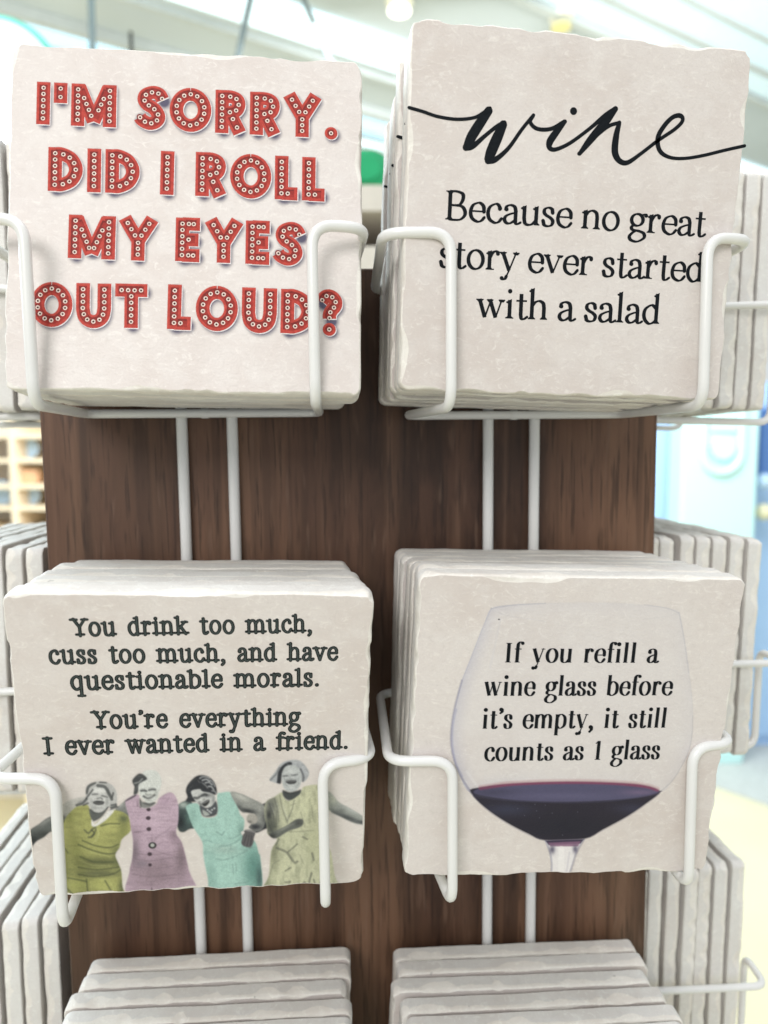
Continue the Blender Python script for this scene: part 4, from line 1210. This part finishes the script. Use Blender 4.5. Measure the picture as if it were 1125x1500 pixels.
E_.line([(170, 905), (300, 925), (560, 936), (780, 926), (955, 892)], 4, (70, 68, 92), op=.7)
for x, y in ((350, 960), (425, 942), (432, 970), (445, 1000), (500, 980), (545, 1075), (380, 990), (470, 945), (610, 975)): E_.blob(x, y, 2.5, 2.5, (120, 118, 134), op=.5)
E_.line([(152, 898), (210, 960), (300, 1022), (400, 1074), (470, 1100)], 5, (120, 116, 140), op=.7, add=True); E_.line([(640, 1094), (720, 1054), (830, 994), (920, 932), (966, 892)], 4, (120, 116, 138), op=.6, add=True)
stem = [(468, 1098), (640, 1092), (615, 1130), (598, 1170), (585, 1215), (572, 1262), (494, 1262), (496, 1200), (488, 1150)]
E_.poly(stem, (222, 217, 217), op=.9, smooth=False)
E_.poly([(468, 1098), (640, 1092), (622, 1112), (485, 1118)], (58, 50, 70), smooth=False); E_.poly([(482, 1108), (624, 1102), (612, 1124), (492, 1124)], (128, 92, 118), smooth=False, op=.85)
E_.line([(472, 1102), (490, 1150), (497, 1200), (494, 1260)], 8, (112, 110, 132), op=.9, add=True); E_.line([(636, 1096), (606, 1150), (590, 1200), (570, 1260)], 9, (104, 102, 124), op=.9, add=True)
E_.blob(500, 1138, 14, 20, (70, 66, 88), op=.8, add=True); E_.blob(600, 1136, 12, 20, (74, 70, 92), op=.8, add=True); E_.line([(540, 1135), (538, 1250)], 22, (236, 232, 230), op=.6); E_.line([(575, 1150), (560, 1250)], 7, (170, 166, 180), op=.7)
cv.grain(.05, 9)
cv.build('printed_picture', 'LR', ST['LR'][0], VARS[3][1], 0.02)

# ---- printed soft shade under the marquee letters (part of the artwork)
cv = Canvas(36, 112, 516, 510, 0.7)
for LAY, W0, e_, up_, h_ in MARQ:
    for ch, P in LAY:
        Q = [np.array(p) + e_ * .05 * h_ - up_ * .065 * h_ for p in P]
        p0, R0 = np.array(FIT['UL'][0]), np.array(FIT['UL'][1])
        px = []
        for q in Q:
            X3 = p0 + R0[:, 0] * q[0] + R0[:, 2] * q[1]
            s_, c2 = math.sin(PITCH), math.cos(PITCH)
            zc_ = X3[1] * c2 - X3[2] * s_; yc_ = -X3[1] * s_ - X3[2] * c2
            px.append((562.5 + X3[0] / zc_ * FPX, 750 + yc_ / zc_ * FPX))
        if ch not in '.?' and np.linalg.norm(np.array(px[0]) - np.array(px[-1])) > 1:
            A1, B1 = np.array(px[0]), np.array(px[-1]); A2, B2 = np.array(px[1]), np.array(px[-2])
            px[0] = tuple(A1 + (A2 - A1) / np.linalg.norm(A2 - A1) * min(7.0, np.linalg.norm(A2 - A1) * .8)); px[-1] = tuple(B1 + (B2 - B1) / np.linalg.norm(B2 - B1) * min(7.0, np.linalg.norm(B2 - B1) * .8))
        if len(px) == 2: px = [px[0], ((px[0][0] + px[1][0]) / 2, (px[0][1] + px[1][1]) / 2), px[1]]
        wpx = W0 * 2 / .204 * 1.0
        cv.line(px, wpx * 1.0, (82, 78, 98), op=1.0, add=True, soft=7, smooth=False)
cv.build('printed_picture', 'UL', ST['UL'][0], VARS[0][1], 0.02)


# ------------------------------------------------------------------ the shop around: floor, ceiling, furniture out of focus
def flat(name, col, **kw): return plain(name, lin(*col), **kw)
m = MB(); m.add([(-6000, -2500, -EYE), (6000, -2500, -EYE), (6000, 9000, -EYE), (-6000, 9000, -EYE)], [(0, 1, 2, 3)])
tag(m.build('floor', flat('pale_wood_floor', (238, 230, 196), rough=.45, scale=3), None, (0, 0, 0)), None, None, None, 'structure')

# sloping canopy roof: boards, bright translucent strips and beams, all running away to the right
HC = 1500.0
beam = np.array([math.sin(math.radians(60)), math.cos(math.radians(60)), 0]); perp = np.array([-beam[1], beam[0], 0])
CROT = Matrix((beam, perp, (0, 0, 1))).transposed()
m = MB(); m.box((-2500, 800, HC), (7000, 3060, HC + 20))
ceil = m.build('ceiling', flat('white_canopy', (204, 212, 214), rough=.7, scale=2), None, (0, 0, 0), CROT)
tag(ceil, None, None, None, 'structure')
GLOW = lambda nm, col, s: plain(nm, lin(*col), .4, emit=lin(*col), estr=s)
G1, G2, G3 = GLOW('blue_skylight', (188, 226, 250), .95), GLOW('white_skylight', (226, 246, 255), 1.0), GLOW('canopy_film', (214, 234, 242), .30)
def strip(name, s0, s1, z0, z1, mat, label, cat, grp=None, x0=-2400, x1=6900):
    m = MB(); m.box((x0, s0 * HC, HC - z0), (x1, s1 * HC, HC - z1))
    o = m.build(name, mat, None, (0, 0, 0), CROT)
    return tag(o, label, cat, grp)
strip('skylight', 1.500, 1.615, 14, 4, G2, 'wide bright bluish white skylight strip above the red lettered coaster', 'skylight')
strip('skylight', 1.835, 1.925, 20, 8, G1, 'pale blue skylight strip at the upper left corner', 'skylight')
strip('skylight', 1.955, 2.02, 26, 10, G2, 'narrow white skylight strip beyond the pale blue one', 'skylight')
strip('skylight', .86, 1.21, 10, 3, G3, 'milky skylight film above the script wine coaster', 'skylight')
grey = flat('grey_beam', (200, 206, 204), rough=.5)
M_BL = flat('blue_grey_beam', (186, 210, 222), rough=.5)
for s0, s1, d, lab in ((1.655, 1.672, 22, 'thin grey ceiling beam behind the top edge of the red lettered coaster'), (1.925, 1.950, 45, 'blue grey ceiling beam between two skylights'), (1.812, 1.832, 40, 'pale ceiling beam in front of the pale blue skylight'), (1.125, 1.14, 20, 'thin ceiling beam crossing the milky skylight film, inner'), (1.04, 1.05, 20, 'thin ceiling beam crossing the milky skylight film, outer'), (1.215, 1.235, 26, 'thin ceiling beam along the edge of the milky skylight film')):
    strip('ceiling_beam', s0, s1, d, 1, M_BL if '45' == str(d) else grey, lab, 'beam', 'beams under the canopy')
# hanging cables of the canopy
def rod_between(name, a, b, r, mat, label, cat, grp=None, bend=0):
    a, b = np.array(a, float), np.array(b, float)
    mid = (a + b) / 2 + np.array([0, 0, -bend])
    m = MB(); m.tube(catmull([a, mid, b], 8), r, 10)
    return tag(m.build(name, mat, None, (0, 0, 0)), label, cat, grp)
M_CAB = flat('grey_cable', (128, 142, 146), rough=.6)
rod_between('hanging_cable', at(374, -30, 2100), at(346, 95, 2100), 9, M_CAB, 'grey cable hanging from the canopy, nearer the upper left', 'cable', None, -6)
rod_between('hanging_cable', at(432, -30, 2150), at(486, 95, 2250), 8, M_CAB, 'grey cable slanting down towards the script wine coaster', 'cable')
rod_between('hanging_cable', at(133, -30, 2300), at(136, 95, 2300), 11, M_CAB, 'grey pole crossing the pale blue skylight', 'pole')
# spotlights
M_LAMP = plain('lit_lamp', (1, .97, .88), .4, emit=(1, .97, .86), estr=1.6)
M_CAN = flat('lamp_housing', (232, 230, 214), rough=.5)
def spot(x, y, r, label, glow):
    c = at_z(x, y, HC - 22)
    root = empty('ceiling_spotlight', c); tag(root, label, 'spotlight')
    m = MB(); m.disc((0, 0), r * 1.18, -2, 26, 32)
    h = m.build('housing', M_CAN, root); h.rotation_euler = (math.pi / 2, 0, 0)
    m = MB(); m.disc((0, 0), r, -4, 1, 32)
    l = m.build('lens', glow, root); l.rotation_euler = (math.pi / 2, 0, 0); l.location = (0, 0, -26 * MM)
spot(585, 3, 38, 'round lit ceiling spotlight near the top of the picture', M_LAMP)
spot(822, 28, 34, 'unlit yellowish ceiling spotlight behind the script wine coaster', flat('yellow_lens', (222, 212, 150)))
# black bracket
p_ = at(212, 96, 2500)
m = MB(); m.add([(-50, -30, -40), (55, -30, -40), (30, -30, 6), (-42, -30, 34), (-50, 30, -40), (55, 30, -40), (30, 30, 6), (-42, 30, 34)], [(0, 1, 2, 3), (7, 6, 5, 4), (0, 4, 5, 1), (1, 5, 6, 2), (2, 6, 7, 3), (3, 7, 4, 0)])
m.tube([(-45, 0, 20), (-45, 0, 110)], 6, 8)
tag(m.build('speaker', flat('black_plastic', (30, 28, 30)), None, p_), 'small black wedge shaped speaker under the canopy', 'speaker')
# round lantern with a turquoise rim, upper left
p_ = at(-8, 132, 1300)
root = empty('round_sign', p_); tag(root, 'large round white sign with a turquoise rim at upper left', 'sign')
m = MB(); m.disc((0, 0), 118, -8, 8, 64); m.build('face', plain('sign_face', (.86, .88, .87), .5, var=.03), root)
m = MB(); m.tube([(121 * math.cos(q), 0, 121 * math.sin(q)) for q in np.linspace(0, 2 * math.pi, 64, endpoint=False)], 8, 10, True); m.build('rim', flat('turquoise_rim', (120, 225, 205)), root)
m = MB(); m.tube([(90 * math.cos(q), -10, 90 * math.sin(q)) for q in np.linspace(0, 2 * math.pi, 64, endpoint=False)], 2.5, 8, True); m.build('ring', flat('pale_ring', (205, 222, 225)), root)
m = MB(); m.tube([(0, 0, 118), (0, 0, 380)], 4, 8); m.build('hanger', M_CAB, root)
p_ = at(0, 168, 1600)
m = MB(); m.rbox((-70, -20, -22), (26, 20, 22), 10); tag(m.build('hanging_banner', flat('blue_violet', (150, 170, 225)), None, p_), 'blue violet banner peeping out left of the red lettered coaster', 'banner')
# white shelf and green cushion seen through the gap between the two upper coasters
c0 = at(545, 288, 1250)
root = empty('white_shelf', (c0[0], c0[1], -EYE)); tag(root, 'white shelf seen through the gap between the two upper coasters', 'shelf')
M_WS = flat('white_shelf_paint', (216, 208, 196), rough=.5)
zt = EYE + at(545, 271, 1250)[2]
for k in range(4):
    m = MB(); m.box((-130, 0, zt - 44 - k * 105), (130, 240, zt - k * 105)); m.build('board', M_WS, root)
m = MB(); m.box((-126, 225, 0), (126, 238, zt - 46)); m.build('back_panel', flat('shelf_back', (110, 98, 90)), root)
for s in (-1, 1):
    m = MB(); m.box((s * 136 - 6, 0, 0), (s * 136 + 6, 240, zt)); m.build('side_panel', M_WS, root)
m = MB(); m.rbox((-95, -45, 0), (40, 45, 78), 38, 10)
g_ = m.build('cushion', flat('green_fabric', (40, 170, 112), rough=.8), None, (c0[0] - 6, c0[1] + 70, c0[2] + (at(545, 271, 1250)[2] - c0[2]) + .5))
tag(g_, 'bright green cushion on top of the white shelf', 'cushion')
# right: blue cabinet, turquoise case with a round emblem, mat
Yc = 3150.0
xa, xb = at(940, 700, Yc)[0], at(1330, 700, Yc)[0]
root = empty('blue_cabinet', ((xa + xb) / 2, Yc, -EYE)); tag(root, 'tall pale blue cabinet behind the turquoise case at right', 'cabinet')
hw = (xb - xa) / 2
M_BLUE = flat('pale_blue_paint', (176, 210, 250), rough=.4, var=.06)
m = MB(); m.rbox((-hw, 0, 0), (hw, 420, 1720), 10); m.build('body', M_BLUE, root)
for k in range(3):
    x_ = -hw + 30 + k * (2 * hw - 20) / 3
    m = MB(); m.rbox((x_, -22, 60), (x_ + (2 * hw - 60) / 3 - 20, -2, 1660), 12); m.build('door', M_BLUE, root)
M_NAVY = flat('mid_blue_paint', (92, 132, 196), rough=.4)
m = MB(); q_ = at(1118, 640, Yc - 40); m.rbox((q_[0] - (xa + xb) / 2 - 14, -60, 1290), (q_[0] - (xa + xb) / 2 + 34, -22, 1600), 8); m.build('handle', M_NAVY, root)
for (x, y, r_, mt, lab) in ((1120, 705, 36, flat('pale_blue_ball', (196, 222, 250)), 'pale blue ball beside the turquoise case'), (1119, 750, 38, flat('pale_gold', (232, 226, 190), rough=.3), 'pale gold ball beside the turquoise case, below the blue one')):
    q_ = at(x, y, Yc - 120); m = MB(); m.ball((0, 0, 0), r_); m.tube([(0, 0, 0), (0, 110, 0)], 8, 8)
    tag(m.build('door_ball', mt, None, q_), lab, 'ball')
q0, q1 = at(1000, 590, Yc - 180), at(1112, 590, Yc - 180)
root = empty('turquoise_case', ((q0[0] + q1[0]) / 2, Yc - 200, -EYE)); tag(root, 'turquoise case with a raised round emblem in a U shaped band', 'case')
hw = (q1[0] - q0[0]) / 2
M_TQ = flat('turquoise_plastic', (204, 244, 243), rough=.35, var=.04)
M_TQ2 = flat('light_turquoise_plastic', (212, 250, 250), rough=.3, var=.04)
m = MB(); m.rbox((-hw, 0, 0), (hw, 150, 1660), 22); m.build('body', M_TQ, root)
e0 = at(1058, 655, Yc - 210); ex_, ez_ = e0[0] - (q0[0] + q1[0]) / 2, e0[2] + EYE
m = MB(); m.disc((ex_, ez_), 52, -26, 4, 40); m.build('emblem', M_TQ2, root)
m = MB(); m.tube([(ex_ - 82, -8, ez_ + 190), (ex_ - 82, -8, ez_)] + [(ex_ + 82 * math.cos(q), -8, ez_ - 18 + 92 * math.sin(q)) for q in np.linspace(math.pi, 2 * math.pi, 20)] + [(ex_ + 82, -8, ez_ + 190)], 17, 12); m.build('band', M_TQ2, root)
m = MB(); m.rbox((ex_ - 50, -14, ez_ + 66), (ex_ + 62, 2, ez_ + 96), 6); m.rbox((ex_ - 50, -14, ez_ + 110), (ex_ + 62, 2, ez_ + 136), 6); m.build('grille', M_TQ2, root)
fm = [at_z(x, y, -EYE + 6) for x, y in ((980, 1128), (1300, 1240), (1300, 1080), (980, 1060))]
m = MB(); P4 = [(p[0], p[1], -EYE) for p in fm] + [(p[0], p[1], -EYE + 8) for p in fm]
m.add(P4, [(3, 2, 1, 0), (4, 5, 6, 7), (0, 1, 5, 4), (1, 2, 6, 5), (2, 3, 7, 6), (3, 0, 4, 7)])
tag(m.build('floor_mat', plain('grey_woven_mat', (.62, .64, .62), .9, var=.25, scale=60), None, (0, 0, 0)), 'pale grey woven mat on the yellow floor in front of the blue cabinet', 'mat')
# left: pale wooden shelf with round plates
Ys = 2400.0
a0 = at(-140, 700, Ys); b0 = at(110, 700, Ys)
root = empty('wooden_shelf', ((a0[0] + b0[0]) / 2, Ys, -EYE)); tag(root, 'pale wooden shelf unit at left holding round pale blue plates', 'shelf')
M_PW = flat('pale_pine', (250, 232, 204), rough=.5)
cx_ = (a0[0] + b0[0]) / 2
for xpx in (-132, 19, 104):
    x_ = at(xpx, 700, Ys)[0] - cx_
    m = MB(); m.box((x_ - 11, 0, 0), (x_ + 11, 260, 1700)); m.build('upright', M_PW, root)
shelf_z = [at(30, y, Ys)[2] + EYE for y in (638, 674, 712, 744, 775)]
hw = (b0[0] - a0[0]) / 2
for z_ in shelf_z + [400, 900]:
    m = MB(); m.box((-hw + 20, 4, z_ - 10), (hw - 20, 256, z_ + 6)); m.build('shelf_board', M_PW, root)
m = MB(); m.box((-hw + 2, 262, 0), (hw - 2, 274, 1700)); m.build('back_panel', flat('cream_board', (250, 246, 240)), root)
PB = flat('pale_blue_glaze', (190, 220, 246), rough=.25)
for x, y, r_, lab in ((42, 655, 38, 'round pale blue plate on the upper board of the wooden shelf'), (46, 727, 34, 'round pale blue plate on the middle board of the wooden shelf'), (4, 716, 44, 'round pale blue plate at the left end of the wooden shelf')):
    q_ = at(x, y, Ys + 90)
    zz = max(z for z in shelf_z if z < q_[2] + EYE) + 6
    m = MB(); m.disc((0, 0), r_, -5, 5, 32); m.disc((0, 0), r_ * .6, -7, 0, 32)
    tag(m.build('plate', PB, None, (q_[0], q_[1], zz - EYE + r_)), lab, 'plate')
m = MB(); q_ = at(48, 698, Ys + 60); zz = max(z for z in shelf_z if z < q_[2] + EYE) + 6
m.rbox((-26, -24, 0), (26, 24, 50), 8); tag(m.build('box', flat('orange_card', (236, 190, 150)), None, (q_[0], q_[1], zz - EYE)), 'small orange box on the wooden shelf', 'box')
